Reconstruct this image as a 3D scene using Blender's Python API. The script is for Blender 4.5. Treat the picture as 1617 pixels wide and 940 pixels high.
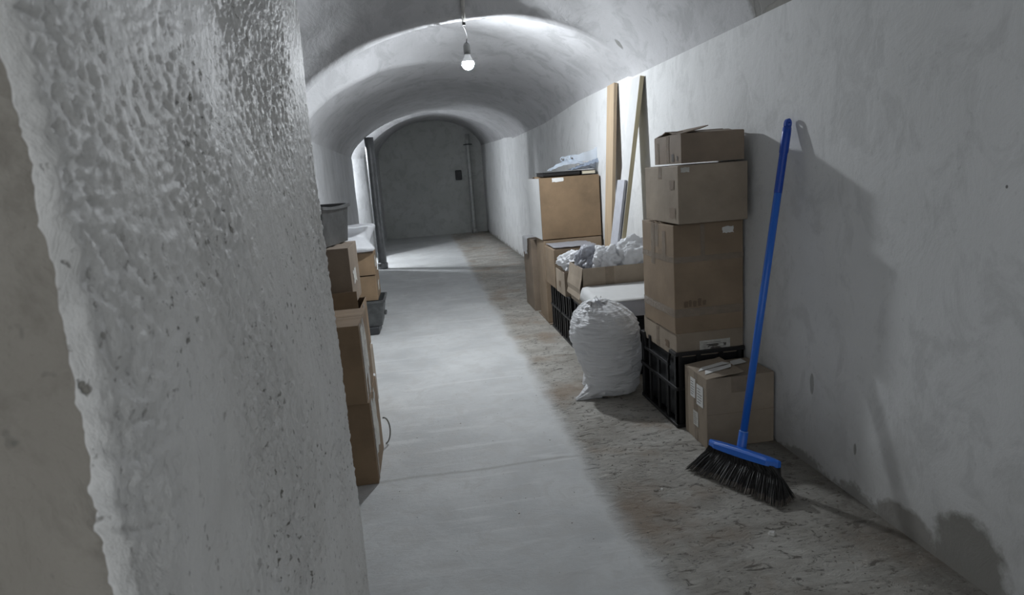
import bpy, bmesh, math, random
from mathutils import Vector, Matrix, Euler, noise
random.seed(7)
for o in list(bpy.data.objects): bpy.data.objects.remove(o)
S = bpy.context.scene
COL = S.collection
PI = math.pi

# ------------------------------------------------------------------ camera
H = 1.5                                   # lens height above the floor
FPX, CX, CY = 1000.0, 808.5, 470.0        # pinhole: focal length and centre in pixels of the 1617 wide frame
Yc = Vector((660 - CX, 285 - CY, FPX)).normalized()      # corridor direction seen from the camera (x right, y down)
a_ = 0.073
k_ = -(a_ * Yc.x + Yc.y) / Yc.z
Dc = Vector((a_, 1, k_)).normalized()
Xc = Dc.cross(Yc)
if Xc.x < 0: Xc = -Xc
right = Vector((Xc.x, Yc.x, -Dc.x)); down = Vector((Xc.y, Yc.y, -Dc.y)); fwd = Vector((Xc.z, Yc.z, -Dc.z))
cam_d = bpy.data.cameras.new('camera')
cam_d.sensor_fit = 'HORIZONTAL'; cam_d.sensor_width = 36; cam_d.lens = 36 * FPX / 1617
cam_d.clip_start = 0.02
cam_d.dof.use_dof = True; cam_d.dof.focus_distance = 4.2; cam_d.dof.aperture_fstop = 13.0
cam = bpy.data.objects.new('camera', cam_d)
M = Matrix(((right.x, -down.x, -fwd.x), (right.y, -down.y, -fwd.y), (right.z, -down.z, -fwd.z)))
cam.matrix_world = Matrix.Translation((0, 0, H)) @ M.to_4x4()
COL.objects.link(cam); S.camera = cam

# ------------------------------------------------------------------ world, exposure
S.view_settings.view_transform = 'Standard'
S.view_settings.look = 'None'
S.view_settings.gamma = 1
S.view_settings.use_curve_mapping = False
S.view_settings.exposure = 0.38
w = bpy.data.worlds.new('world'); S.world = w; w.use_nodes = True
w.node_tree.nodes['Background'].inputs[0].default_value = (0.93, 0.97, 1.0, 1)
w.node_tree.nodes['Background'].inputs[1].default_value = 0.5      # pale fill light, let in by an open end added behind the camera
BULB_L = 1130.0
BULB2_L = 1800.0

# ------------------------------------------------------------------ material helpers
def new_mat(name):
    m = bpy.data.materials.new(name); m.use_nodes = True
    nt = m.node_tree; b = nt.nodes['Principled BSDF']
    return m, nt, b
def N(nt, t, **kw):
    n = nt.nodes.new(t)
    for k, v in kw.items():
        if k in n.inputs.keys(): n.inputs[k].default_value = v
        else: setattr(n, k, v)
    return n
def L(nt, a, b): nt.links.new(a, b)
def math_n(nt, op, a, b=None, clamp=False):
    n = nt.nodes.new('ShaderNodeMath'); n.operation = op; n.use_clamp = clamp
    for i, v in enumerate((a, b)):
        if v is None: continue
        if isinstance(v, (int, float)): n.inputs[i].default_value = v
        else: nt.links.new(v, n.inputs[i])
    return n.outputs[0]
def coords(nt, scale=(1, 1, 1), rot=(0, 0, 0), loc=(0, 0, 0)):
    tc = nt.nodes.new('ShaderNodeTexCoord'); mp = nt.nodes.new('ShaderNodeMapping')
    mp.inputs['Scale'].default_value = scale; mp.inputs['Rotation'].default_value = rot; mp.inputs['Location'].default_value = loc
    nt.links.new(tc.outputs['Object'], mp.inputs[0]); return mp.outputs[0]
def noise_n(nt, vec, scale, detail=6, rough=0.6, dist=0.0):
    n = nt.nodes.new('ShaderNodeTexNoise'); n.inputs['Scale'].default_value = scale
    n.inputs['Detail'].default_value = detail; n.inputs['Roughness'].default_value = rough
    n.inputs['Distortion'].default_value = dist
    if vec is not None: nt.links.new(vec, n.inputs['Vector'])
    return n.outputs['Fac']
def ramp(nt, fac, stops):
    r = nt.nodes.new('ShaderNodeValToRGB'); cr = r.color_ramp
    while len(cr.elements) < len(stops): cr.elements.new(0.5)
    for e, (p, c) in zip(cr.elements, stops):
        e.position = p; e.color = (c, c, c, 1) if isinstance(c, (int, float)) else (*c, 1)
    nt.links.new(fac, r.inputs[0]); return r.outputs[0]
def mix(nt, fac, a, b, mode='MIX'):
    n = nt.nodes.new('ShaderNodeMix'); n.data_type = 'RGBA'; n.blend_type = mode
    for sock, v in ((n.inputs[0], fac), (n.inputs[6], a), (n.inputs[7], b)):
        if isinstance(v, (int, float)): sock.default_value = v
        elif isinstance(v, tuple): sock.default_value = (*v, 1)
        else: nt.links.new(v, sock)
    return n.outputs[2]
def bump(nt, b, height, strength=0.5, dist=0.01, prev=None):
    n = nt.nodes.new('ShaderNodeBump'); n.inputs['Strength'].default_value = strength; n.inputs['Distance'].default_value = dist
    nt.links.new(height, n.inputs['Height'])
    if prev is not None: nt.links.new(prev, n.inputs['Normal'])
    nt.links.new(n.outputs[0], b.inputs['Normal']); return n.outputs[0]
def blob(nt, centre, radii, seed=0, nscale=9.0, namp=0.5, soft=0.12):
    """0..1 mask of an irregular patch around a place (a stain or a knocked-off piece of plaster)"""
    tc = nt.nodes.new('ShaderNodeTexCoord')
    sub = nt.nodes.new('ShaderNodeVectorMath'); sub.operation = 'SUBTRACT'; nt.links.new(tc.outputs['Object'], sub.inputs[0]); sub.inputs[1].default_value = centre
    dv = nt.nodes.new('ShaderNodeVectorMath'); dv.operation = 'DIVIDE'; nt.links.new(sub.outputs[0], dv.inputs[0]); dv.inputs[1].default_value = radii
    ln = nt.nodes.new('ShaderNodeVectorMath'); ln.operation = 'LENGTH'; nt.links.new(dv.outputs[0], ln.inputs[0])
    nz = noise_n(nt, coords(nt, loc=(seed, seed * 2, 0)), nscale, 4, 0.6)
    d = math_n(nt, 'ADD', ln.outputs['Value'], math_n(nt, 'MULTIPLY', math_n(nt, 'SUBTRACT', nz, 0.5), namp * 2))
    mr = nt.nodes.new('ShaderNodeMapRange'); mr.inputs['From Min'].default_value = 1 + soft; mr.inputs['From Max'].default_value = 1 - soft
    nt.links.new(d, mr.inputs['Value']); return mr.outputs[0]

def plaster(name, base, low, streak=(1, 1, 0.35), bumpk=0.5, spots=0.3, patches=(), lowwall=False, coarse=3.0):
    m, nt, b = new_mat(name)
    c1 = noise_n(nt, coords(nt), coarse * 0.45, 5, 0.6)
    c2 = noise_n(nt, coords(nt, streak), coarse * 2.2, 8, 0.65, 0.6)
    col = mix(nt, ramp(nt, c1, [(0.35, 0.0), (0.7, 1.0)]), low, base)
    col = mix(nt, ramp(nt, c2, [(0.40, 0.5), (0.50, 0.0)]), col, tuple(v * 0.82 for v in low))
    c3 = noise_n(nt, coords(nt, (1, 1, 1)), 38, 3, 0.5)
    col = mix(nt, ramp(nt, c3, [(0.66, 0.0), (0.72, spots)]), col, (0.16, 0.155, 0.14))
    hsum = math_n(nt, 'ADD', math_n(nt, 'MULTIPLY', c2, 1.0), math_n(nt, 'MULTIPLY', noise_n(nt, coords(nt, streak), 30, 8, 0.7), 0.35))
    for (c, r, sd, colr) in patches:
        mk = blob(nt, c, r, sd)
        col = mix(nt, mk, col, colr)
        hsum = math_n(nt, 'SUBTRACT', hsum, math_n(nt, 'MULTIPLY', mk, 0.25))
    if lowwall:                                           # damp, unpainted, dirty strip along the foot of the wall
        tc = nt.nodes.new('ShaderNodeTexCoord'); sx = nt.nodes.new('ShaderNodeSeparateXYZ'); L(nt, tc.outputs['Object'], sx.inputs[0])
        nz = noise_n(nt, coords(nt, (1, 1, 1)), 5, 6, 0.65)
        e = math_n(nt, 'ADD', sx.outputs[2], math_n(nt, 'MULTIPLY', math_n(nt, 'SUBTRACT', nz, 0.5), -0.34))
        mk = ramp(nt, e, [(0.02, 0.85), (0.045, 0.0)])
        col = mix(nt, mk, col, (0.235, 0.225, 0.20))
        nz2 = noise_n(nt, coords(nt, (1, 1, 1)), 3, 6, 0.65)
        e2 = math_n(nt, 'ADD', sx.outputs[2], math_n(nt, 'MULTIPLY', math_n(nt, 'SUBTRACT', nz2, 0.5), -0.9))
        col = mix(nt, ramp(nt, e2, [(0.0, 0.35), (0.4, 0.0)]), col, (0.36, 0.35, 0.33))
    L(nt, col, b.inputs['Base Color'])
    b.inputs['Roughness'].default_value = 0.72; b.inputs['Specular IOR Level'].default_value = 0.35
    bump(nt, b, hsum, bumpk, 0.02)
    return m

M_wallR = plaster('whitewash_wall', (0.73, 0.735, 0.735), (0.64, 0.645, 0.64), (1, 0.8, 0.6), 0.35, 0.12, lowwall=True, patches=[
    ((1.754, 1.74, 0.06), (0.3, 0.15, 0.17), 3, (0.235, 0.23, 0.21)),
    ((1.754, 2.05, 0.02), (0.3, 0.16, 0.09), 5, (0.28, 0.27, 0.25)),
    ((1.754, 2.335, 0.224), (0.3, 0.008, 0.024), 1, (0.3, 0.3, 0.28)),
    ((1.754, 1.706, 1.354), (0.3, 0.005, 0.006), 2, (0.2, 0.2, 0.19)),
    ((1.754, 2.65, 0.42), (0.3, 0.014, 0.05), 4, (0.4, 0.4, 0.39)),
    ((1.754, 4.35, 1.68), (0.3, 0.012, 0.012), 8, (0.2, 0.2, 0.19))])
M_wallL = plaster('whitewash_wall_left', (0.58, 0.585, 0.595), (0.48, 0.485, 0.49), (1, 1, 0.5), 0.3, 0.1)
M_wallB = plaster('end_wall_render', (0.58, 0.59, 0.58), (0.46, 0.475, 0.455), (1, 1, 1), 0.3, 0.12, coarse=2.2)
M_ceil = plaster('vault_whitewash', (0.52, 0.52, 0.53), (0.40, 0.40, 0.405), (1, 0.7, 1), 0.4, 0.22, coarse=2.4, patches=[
    ((1.70, 3.05, 2.25), (0.16, 0.16, 0.12), 3, (0.22, 0.215, 0.20)),
    ((1.72, 3.14, 2.2), (0.08, 0.03, 0.09), 4, (0.20, 0.195, 0.18)),
    ((1.73, 2.90, 2.19), (0.06, 0.20, 0.022), 9, (0.24, 0.235, 0.21)),
    ((1.60, 4.95, 2.36), (0.05, 0.03, 0.1), 7, (0.24, 0.24, 0.23))])

def floor_mat():
    m, nt, b = new_mat('concrete_floor')
    tc = nt.nodes.new('ShaderNodeTexCoord'); sx = nt.nodes.new('ShaderNodeSeparateXYZ'); L(nt, tc.outputs['Object'], sx.inputs[0])
    c1 = noise_n(nt, coords(nt), 1.6, 8, 0.62, 0.4)
    c2 = noise_n(nt, coords(nt, (1, 1, 1), (0, 0, 0.5)), 7, 8, 0.7, 0.8)
    screed = mix(nt, ramp(nt, c1, [(0.35, 0.0), (0.68, 1.0)]), (0.52, 0.53, 0.53), (0.69, 0.70, 0.695))
    screed = mix(nt, ramp(nt, c2, [(0.40, 0.5), (0.52, 0.0)]), screed, (0.54, 0.535, 0.52))
    sw = noise_n(nt, coords(nt, (0.35, 3.5, 1), (0, 0, 0.6)), 4, 4, 0.6, 0.5)       # trowel swirls
    screed = mix(nt, ramp(nt, sw, [(0.56, 0.0), (0.66, 0.45)]), screed, (0.76, 0.765, 0.76))
    dots = noise_n(nt, coords(nt), 55, 2, 0.5)
    screed = mix(nt, ramp(nt, dots, [(0.74, 0.0), (0.77, 0.8)]), screed, (0.10, 0.10, 0.095))
    d1 = noise_n(nt, coords(nt, (1, 1.5, 1)), 2.6, 9, 0.7, 0.5)
    dirt = mix(nt, ramp(nt, d1, [(0.36, 0.0), (0.62, 1.0)]), (0.46, 0.43, 0.38), (0.70, 0.675, 0.62))
    d2 = noise_n(nt, coords(nt, (1, 2.0, 1)), 13, 8, 0.75, 1.2)
    dirt = mix(nt, ramp(nt, d2, [(0.39, 0.85), (0.46, 0.0)]), dirt, (0.13, 0.115, 0.095))
    d4 = noise_n(nt, coords(nt, (1, 1.6, 1), (0, 0, 0.2)), 26, 6, 0.7, 0.6)
    dirt = mix(nt, ramp(nt, d4, [(0.60, 0.0), (0.68, 0.55)]), dirt, (0.52, 0.50, 0.46))
    d3 = noise_n(nt, coords(nt, loc=(3, 1, 0)), 1.9, 4, 0.6)
    dirt = mix(nt, ramp(nt, d3, [(0.52, 0.0), (0.66, 0.7)]), dirt, (0.42, 0.32, 0.235))
    en = noise_n(nt, coords(nt, (1, 0.6, 1)), 3.2, 6, 0.6)
    edge = math_n(nt, 'ADD', sx.outputs[0], math_n(nt, 'MULTIPLY', math_n(nt, 'SUBTRACT', en, 0.5), 0.22))
    mk = nt.nodes.new('ShaderNodeMapRange'); mk.inputs['From Min'].default_value = 0.69; mk.inputs['From Max'].default_value = 0.80; L(nt, edge, mk.inputs['Value'])
    col = mix(nt, mk.outputs[0], screed, dirt)
    gl = math_n(nt, 'ABSOLUTE', math_n(nt, 'SUBTRACT', edge, 0.70))               # pale lip of the screed
    col = mix(nt, ramp(nt, gl, [(0.0, 0.6), (0.035, 0.0)]), col, (0.60, 0.60, 0.585))
    wl = math_n(nt, 'ADD', sx.outputs[0], math_n(nt, 'MULTIPLY', math_n(nt, 'SUBTRACT', c2, 0.5), 0.5))
    col = mix(nt, ramp(nt, math_n(nt, 'SUBTRACT', 1.75, wl), [(0.0, 0.7), (0.28, 0.0)]), col, (0.19, 0.175, 0.15))
    joint = math_n(nt, 'ABSOLUTE', math_n(nt, 'SUBTRACT', math_n(nt, 'ADD', sx.outputs[1], math_n(nt, 'MULTIPLY', c1, 0.12)), 3.14))
    jm = math_n(nt, 'MULTIPLY', ramp(nt, joint, [(0.0, 0.6), (0.02, 0.0)]), math_n(nt, 'SUBTRACT', 1.0, mk.outputs[0], True))
    col = mix(nt, jm, col, (0.34, 0.335, 0.32))
    L(nt, col, b.inputs['Base Color'])
    b.inputs['Roughness'].default_value = 0.62; b.inputs['Specular IOR Level'].default_value = 0.4
    rough_h = math_n(nt, 'MULTIPLY', math_n(nt, 'ADD', d2, math_n(nt, 'MULTIPLY', d4, 0.5)), math_n(nt, 'ADD', math_n(nt, 'MULTIPLY', mk.outputs[0], 1.0), 0.12))
    h = math_n(nt, 'SUBTRACT', math_n(nt, 'ADD', rough_h, math_n(nt, 'MULTIPLY', c2, 0.12)), math_n(nt, 'MULTIPLY', mk.outputs[0], 0.5))
    bump(nt, b, h, 0.85, 0.035)
    return m
M_floor = floor_mat()

def pillar_mat():
    m, nt, b = new_mat('coarse_pillar_plaster')
    c1 = noise_n(nt, coords(nt), 5, 6, 0.6)
    c2 = noise_n(nt, coords(nt, (1, 1, 0.5), (0.5, 0, 0)), 26, 8, 0.7, 0.8)
    col = mix(nt, ramp(nt, c1, [(0.35, 0.0), (0.65, 1.0)]), (0.78, 0.77, 0.745), (0.88, 0.875, 0.86))
    pit = noise_n(nt, coords(nt), 75, 3, 0.6)
    big = noise_n(nt, coords(nt, loc=(2, 5, 1)), 6, 4, 0.6)
    pm = math_n(nt, 'MULTIPLY', ramp(nt, pit, [(0.62, 0.0), (0.68, 1.0)]), ramp(nt, big, [(0.42, 0.15), (0.62, 1.0)]))
    col = mix(nt, pm, col, (0.20, 0.185, 0.155))
    L(nt, col, b.inputs['Base Color'])
    b.inputs['Roughness'].default_value = 0.5; b.inputs['Specular IOR Level'].default_value = 0.5
    h = math_n(nt, 'SUBTRACT', math_n(nt, 'ADD', c2, math_n(nt, 'MULTIPLY', noise_n(nt, coords(nt), 160, 4, 0.6), 0.25)), math_n(nt, 'MULTIPLY', pm, 0.5))
    bump(nt, b, h, 0.8, 0.009)
    return m
M_pillar = pillar_mat()
M_bare_shaded = plaster('pitted_concrete_shaded', (0.36, 0.335, 0.295), (0.26, 0.235, 0.20), (1, 1, 1), 0.7, 0.8, coarse=6)  # brownish pitted face; its shade away from the bulb is darkened into the colour

def cardboard(name, col, var=0.12, seed=0.0):
    m, nt, b = new_mat(name)
    tc = nt.nodes.new('ShaderNodeTexCoord'); oi = nt.nodes.new('ShaderNodeObjectInfo')
    c1 = noise_n(nt, coords(nt, loc=(seed, 0, seed)), 5, 6, 0.6)
    c2 = noise_n(nt, coords(nt, (8, 8, 120)), 1.5, 3, 0.5)
    d = tuple(v * (1 - 2 * var) for v in col); e = tuple(min(1, v * (1 + var)) for v in col)
    cc = mix(nt, ramp(nt, c1, [(0.3, 0.0), (0.7, 1.0)]), d, e)
    cc = mix(nt, math_n(nt, 'MULTIPLY', c2, 0.18), cc, d)
    scuff = noise_n(nt, coords(nt, (1, 1, 1), loc=(seed, seed, 0)), 14, 7, 0.7)
    cc = mix(nt, ramp(nt, scuff, [(0.64, 0.0), (0.74, 0.35)]), cc, tuple(min(1, v * 1.5) for v in col))
    L(nt, cc, b.inputs['Base Color']); b.inputs['Roughness'].default_value = 0.75
    bump(nt, b, math_n(nt, 'ADD', c1, math_n(nt, 'MULTIPLY', scuff, 0.3)), 0.25, 0.01)
    return m
M_cardA = cardboard('cardboard_brown', (0.29, 0.215, 0.145))
M_cardB = cardboard('cardboard_greyed', (0.34, 0.28, 0.215), seed=3.0)
M_cardC = cardboard('cardboard_ochre', (0.25, 0.17, 0.10), seed=6.0)
M_cardD = cardboard('cardboard_dull', (0.25, 0.195, 0.145), seed=9.0)

def simple(name, col, rough=0.5, metal=0.0, nz=0.0, nscale=12, bmp=0.0, **kw):
    m, nt, b = new_mat(name)
    if nz:
        c = noise_n(nt, coords(nt), nscale, 6, 0.6)
        L(nt, mix(nt, ramp(nt, c, [(0.3, 0.0), (0.7, 1.0)]), tuple(v * (1 - nz) for v in col), tuple(min(1, v * (1 + nz)) for v in col)), b.inputs['Base Color'])
        if bmp: bump(nt, b, c, bmp, 0.01)
    else: b.inputs['Base Color'].default_value = (*col, 1)
    b.inputs['Roughness'].default_value = rough; b.inputs['Metallic'].default_value = metal
    for k, v in kw.items(): b.inputs[k.replace('_', ' ')].default_value = v
    return m
M_tape = simple('packing_tape', (0.32, 0.26, 0.20), 0.22, nz=0.12, nscale=30, bmp=0.3)
M_tape.node_tree.nodes['Principled BSDF'].inputs['Alpha'].default_value = 0.75
M_paper = simple('paper_label', (0.72, 0.72, 0.70), 0.7, nz=0.08)
M_paperdim = simple('worn_paper', (0.55, 0.54, 0.50), 0.7, nz=0.2, nscale=25)
M_ink = simple('printed_ink', (0.10, 0.09, 0.08), 0.7)
M_stamp = simple('faded_stamp_ink', (0.17, 0.12, 0.08), 0.8)
M_crate = simple('black_crate_plastic', (0.012, 0.012, 0.013), 0.42, nz=0.3)
M_white = simple('white_laminate', (0.64, 0.645, 0.64), 0.4, nz=0.05)
M_foam = simple('white_foam', (0.78, 0.78, 0.78), 0.8, nz=0.06, nscale=30)
M_grey = simple('grey_board', (0.48, 0.49, 0.53), 0.5, nz=0.1)
M_darkp = simple('dark_plastic', (0.035, 0.037, 0.04), 0.45, nz=0.3)
M_tub = simple('dusty_grey_tub', (0.075, 0.078, 0.078), 0.42, nz=0.5, nscale=9, bmp=0.2)
M_steel = simple('galvanised_pipe', (0.20, 0.205, 0.21), 0.48, 0.6, nz=0.2, nscale=8, bmp=0.1)
M_pipewhite = simple('painted_pipe', (0.42, 0.43, 0.42), 0.35, 0.2, nz=0.2, nscale=9, bmp=0.2)
M_blue = simple('blue_broom_plastic', (0.014, 0.14, 0.62), 0.33, Coat_Weight=0.3)
M_bluedark = simple('blue_grip_plastic', (0.006, 0.06, 0.40), 0.35)
M_bristle = simple('black_bristle', (0.018, 0.017, 0.016), 0.5, nz=0.3, nscale=40)
M_bristle_tip = simple('dusty_bristle_tip', (0.16, 0.14, 0.12), 0.8)
M_socket = simple('grey_lamp_socket', (0.16, 0.165, 0.16), 0.5)
M_cable = simple('dark_cable', (0.09, 0.09, 0.09), 0.6)
M_conduit = plaster('plastered_conduit', (0.45, 0.44, 0.42), (0.35, 0.34, 0.32), bumpk=0.5)
M_chip = simple('plaster_chip', (0.62, 0.61, 0.58), 0.8, nz=0.1)
M_crumb = simple('mortar_crumb', (0.26, 0.24, 0.21), 0.85, nz=0.45, nscale=6)
M_lampbase = simple('lamp_base_plastic', (0.75, 0.75, 0.75), 0.4)

def wood(name, col):
    m, nt, b = new_mat(name)
    g = noise_n(nt, coords(nt, (30, 30, 1.2)), 2.0, 6, 0.6, 0.6)
    L(nt, mix(nt, ramp(nt, g, [(0.35, 0.0), (0.65, 1.0)]), tuple(v * 0.72 for v in col), col), b.inputs['Base Color'])
    b.inputs['Roughness'].default_value = 0.6; bump(nt, b, g, 0.2, 0.004); return m
M_wood = wood('tan_plank', (0.52, 0.40, 0.27))
M_woodedge = wood('pine_edge', (0.60, 0.52, 0.34))

def poly(name, col, alpha=1.0, transl=0.35, rough=0.3, sc=None):
    m, nt, b = new_mat(name)
    b.inputs['Base Color'].default_value = (*col, 1); b.inputs['Roughness'].default_value = rough
    c = noise_n(nt, coords(nt), 26, 5, 0.6, 1.0) if not sc else noise_n(nt, coords(nt, sc, (0.25, 0.2, 0)), 3.2, 5, 0.55, 1.2)
    bump(nt, b, c, 0.35 if not sc else 0.9, 0.01 if not sc else 0.022)
    tr = nt.nodes.new('ShaderNodeBsdfTranslucent'); tr.inputs[0].default_value = (*col, 1)
    mx = nt.nodes.new('ShaderNodeMixShader'); mx.inputs[0].default_value = transl
    L(nt, b.outputs[0], mx.inputs[1]); L(nt, tr.outputs[0], mx.inputs[2])
    out = nt.nodes['Material Output']; last = mx.outputs[0]
    if alpha < 1:
        tp = nt.nodes.new('ShaderNodeBsdfTransparent'); m2 = nt.nodes.new('ShaderNodeMixShader')
        m2.inputs[0].default_value = alpha; L(nt, tp.outputs[0], m2.inputs[1]); L(nt, last, m2.inputs[2]); last = m2.outputs[0]
    L(nt, last, out.inputs[0]); return m
M_sack = poly('white_sack_film', (0.84, 0.85, 0.87), 1.0, 0.08, 0.32, (3, 3, 17))
M_bag = poly('white_bag_film', (0.80, 0.81, 0.83), 0.92, 0.3, 0.3)
M_greybag = poly('grey_bag_film', (0.42, 0.43, 0.47), 0.9, 0.3, 0.3)
M_clear = poly('clear_blister_film', (0.68, 0.76, 0.86), 0.55, 0.3, 0.12)
M_bluefilm = poly('blue_film', (0.34, 0.40, 0.50), 0.75, 0.3, 0.25)

def emis(name, strength):
    m, nt, b = new_mat(name)
    b.inputs['Base Color'].default_value = (0.9, 0.9, 0.9, 1)
    b.inputs['Emission Color'].default_value = (0.90, 0.95, 1.0, 1); b.inputs['Emission Strength'].default_value = strength
    return m

# ------------------------------------------------------------------ object helpers
def obj(name, bm, mat, parent=None, smooth=False, kind=None):
    me = bpy.data.meshes.new(name)
    bmesh.ops.recalc_face_normals(bm, faces=bm.faces)
    if smooth:
        for f in bm.faces: f.smooth = True
    bm.to_mesh(me); bm.free()
    mats = mat if isinstance(mat, (list, tuple)) else [mat]
    for mm in mats: me.materials.append(mm)
    o = bpy.data.objects.new(name, me); COL.objects.link(o)
    if parent is not None: o.parent = parent
    if kind: o['kind'] = kind
    return o
def thing(name, label, cat, loc=(0, 0, 0), rz=0.0, group=None, rot=None):
    o = bpy.data.objects.new(name, None); COL.objects.link(o); o.empty_display_size = 0.05
    o.location = loc; o.rotation_euler = rot if rot else (0, 0, rz)
    return tag(o, label, cat, group)
def tag(o, label, cat, group=None):
    o['label'] = label; o['category'] = cat
    if group: o['group'] = group
    return o
def bevel(o, wdt=0.004, seg=2):
    m = o.modifiers.new('bevel', 'BEVEL'); m.width = wdt; m.segments = seg; m.limit_method = 'ANGLE'; m.angle_limit = math.radians(40)
def box(bm, x0, x1, y0, y1, z0, z1, mi=0):
    vs = [bm.verts.new((x, y, z)) for x in (x0, x1) for y in (y0, y1) for z in (z0, z1)]
    for q in ((0, 1, 3, 2), (4, 6, 7, 5), (0, 4, 5, 1), (2, 3, 7, 6), (0, 2, 6, 4), (1, 5, 7, 3)):
        f = bm.faces.new([vs[i] for i in q]); f.material_index = mi
    return vs
def tube(bm, pts, r, n=12, cap=True):
    pts = [Vector(p) for p in pts]; rs = r if isinstance(r, (list, tuple)) else [r] * len(pts)
    rings = []; prev = None
    for i, p in enumerate(pts):
        t = (pts[min(i + 1, len(pts) - 1)] - pts[max(i - 1, 0)]).normalized()
        if prev is None:
            u = t.orthogonal().normalized()
        else:
            u = (prev - t * prev.dot(t)).normalized()
        prev = u; v = t.cross(u)
        rings.append([bm.verts.new(p + (u * math.cos(2 * PI * k / n) + v * math.sin(2 * PI * k / n)) * rs[i]) for k in range(n)])
    for a, b in zip(rings, rings[1:]):
        for k in range(n): bm.faces.new((a[k], a[(k + 1) % n], b[(k + 1) % n], b[k]))
    if cap: bm.faces.new(rings[0][::-1]); bm.faces.new(rings[-1])
def nz(p, s=1.0): return noise.noise(Vector(p) * s)

# ------------------------------------------------------------------ the vault: cross-sections along the corridor
W = 1.754
# yL, yR: where the section meets the left and the right wall; xL; spring heights; crown height
SEC = [          # last value: extra height on the left half of the section
    (-1.6, -1.6, -2.60, 1.90, 2.17, 3.28, 0),
    (0.36, 0.36, -2.60, 1.90, 2.17, 3.28, 0),
    (1.36, 1.36, -1.50, 2.10, 2.17, 3.28, 0),
    (2.80, 3.00, -1.50, 2.10, 2.18, 3.28, 0),
    (3.90, 4.10, -1.45, 2.10, 2.18, 3.24, 0),
    (4.66, 4.82, -1.18, 2.02, 2.18, 2.98, 0),
    (4.94, 5.05, -1.02, 1.93, 2.18, 2.74, 0),
    (5.00, 5.10, -0.95, 1.90, 2.19, 2.645, 0),
    (5.04, 5.16, -1.20, 1.96, 2.20, 2.67, 0.24),
    (5.62, 6.80, -1.22, 1.96, 2.20, 2.71, 0.34),
    (5.90, 8.10, -0.98, 1.94, 2.15, 2.69, 0.0),
    (6.60, 8.60, -0.99, 1.94, 2.13, 2.66, 0.0),
    (11.50, 11.60, -1.10, 1.96, 2.12, 2.67, 0),
    (11.56, 11.75, -2.40, 2.05, 2.15, 2.70, 0.5),
    (12.70, 12.75, -2.40, 2.05, 2.20, 2.74, 0.5),
    (13.00, 13.10, -1.90, 2.00, 2.20, 2.76, 0.08),
    (13.15, 13.30, -1.02, 2.00, 2.20, 2.78, 0),
    (15.20, 15.20, -1.00, 2.15, 2.25, 2.92, 0),
    (17.36, 17.36, -0.97, 2.20, 2.30, 3.02, 0)]
def section_rows():
    rows = []
    for i in range(len(SEC) - 1):
        a, b = SEC[i], SEC[i + 1]
        ln = max(abs(b[0] - a[0]), abs(b[1] - a[1]))
        n = max(2, int(ln / 0.09))
        for k in range(n):
            t = k / n
            rows.append(tuple(a[j] + (b[j] - a[j]) * t for j in range(7)))
    rows.append(SEC[-1]); return rows
ROWS = section_rows()
def vault_point(row, s):
    yL, yR, xL, zL, zR, cr, ex = row
    x = xL + (W - xL) * s; u = 2 * s - 1
    base = zL + (zR - zL) * s
    z = base + (cr - (zL + zR) / 2) * max(0.0, 1 - abs(u) ** 2.1) ** 0.68
    z += ex * max(0.0, 1 - s) ** 1.1 * min(1.0, s * 12) ** 0.5
    y = yL + (yR - yL) * s
    d = 0.012 * nz((x, y * 0.8, z), 1.7) + 0.005 * nz((x, y, z), 6)
    return Vector((x, y, z + d * (1 - abs(u) ** 6)))
def ceiling():
    bm = bmesh.new(); NU = 72; grid = []
    for r in ROWS:
        grid.append([bm.verts.new(vault_point(r, 0.5 - 0.5 * math.cos(PI * k / NU))) for k in range(NU + 1)])
    for a, b in zip(grid, grid[1:]):
        for k in range(NU): bm.faces.new((a[k], a[k + 1], b[k + 1], b[k]))
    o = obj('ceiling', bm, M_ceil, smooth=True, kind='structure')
    return o
ceiling()
def wall_left():
    bm = bmesh.new(); grid = []; NV = 26
    for r in ROWS:
        if r[0] < 1.33: continue
        top = vault_point(r, 0.0)
        grid.append([bm.verts.new((top.x + (0.012 * nz((r[0], k * 0.1, 5), 1.6) if 0 < k < NV else 0), top.y, top.z * k / NV)) for k in range(NV + 1)])
    for a, b in zip(grid, grid[1:]):
        for k in range(NV): bm.faces.new((a[k], a[k + 1], b[k + 1], b[k]))
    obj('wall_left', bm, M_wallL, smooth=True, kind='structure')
wall_left()
def wall_right():
    bm = bmesh.new(); grid = []; NV = 12
    for r in ROWS:
        top = vault_point(r, 1.0)
        grid.append([bm.verts.new((W, top.y, top.z * k / NV)) for k in range(NV + 1)])
    for a, b in zip(grid, grid[1:]):
        for k in range(NV): bm.faces.new((a[k], a[k + 1], b[k + 1], b[k]))
    obj('wall_right', bm, M_wallR, kind='structure')
wall_right()
bm = bmesh.new(); box(bm, -1.3, 2.1, 17.36, 17.5, 0, 3.2); obj('wall_back', bm, M_wallB, kind='structure')
bm = bmesh.new(); box(bm, -3.2, 2.3, -1.6, 17.6, -0.1, 0); obj('floor', bm, M_floor, kind='structure')

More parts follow.
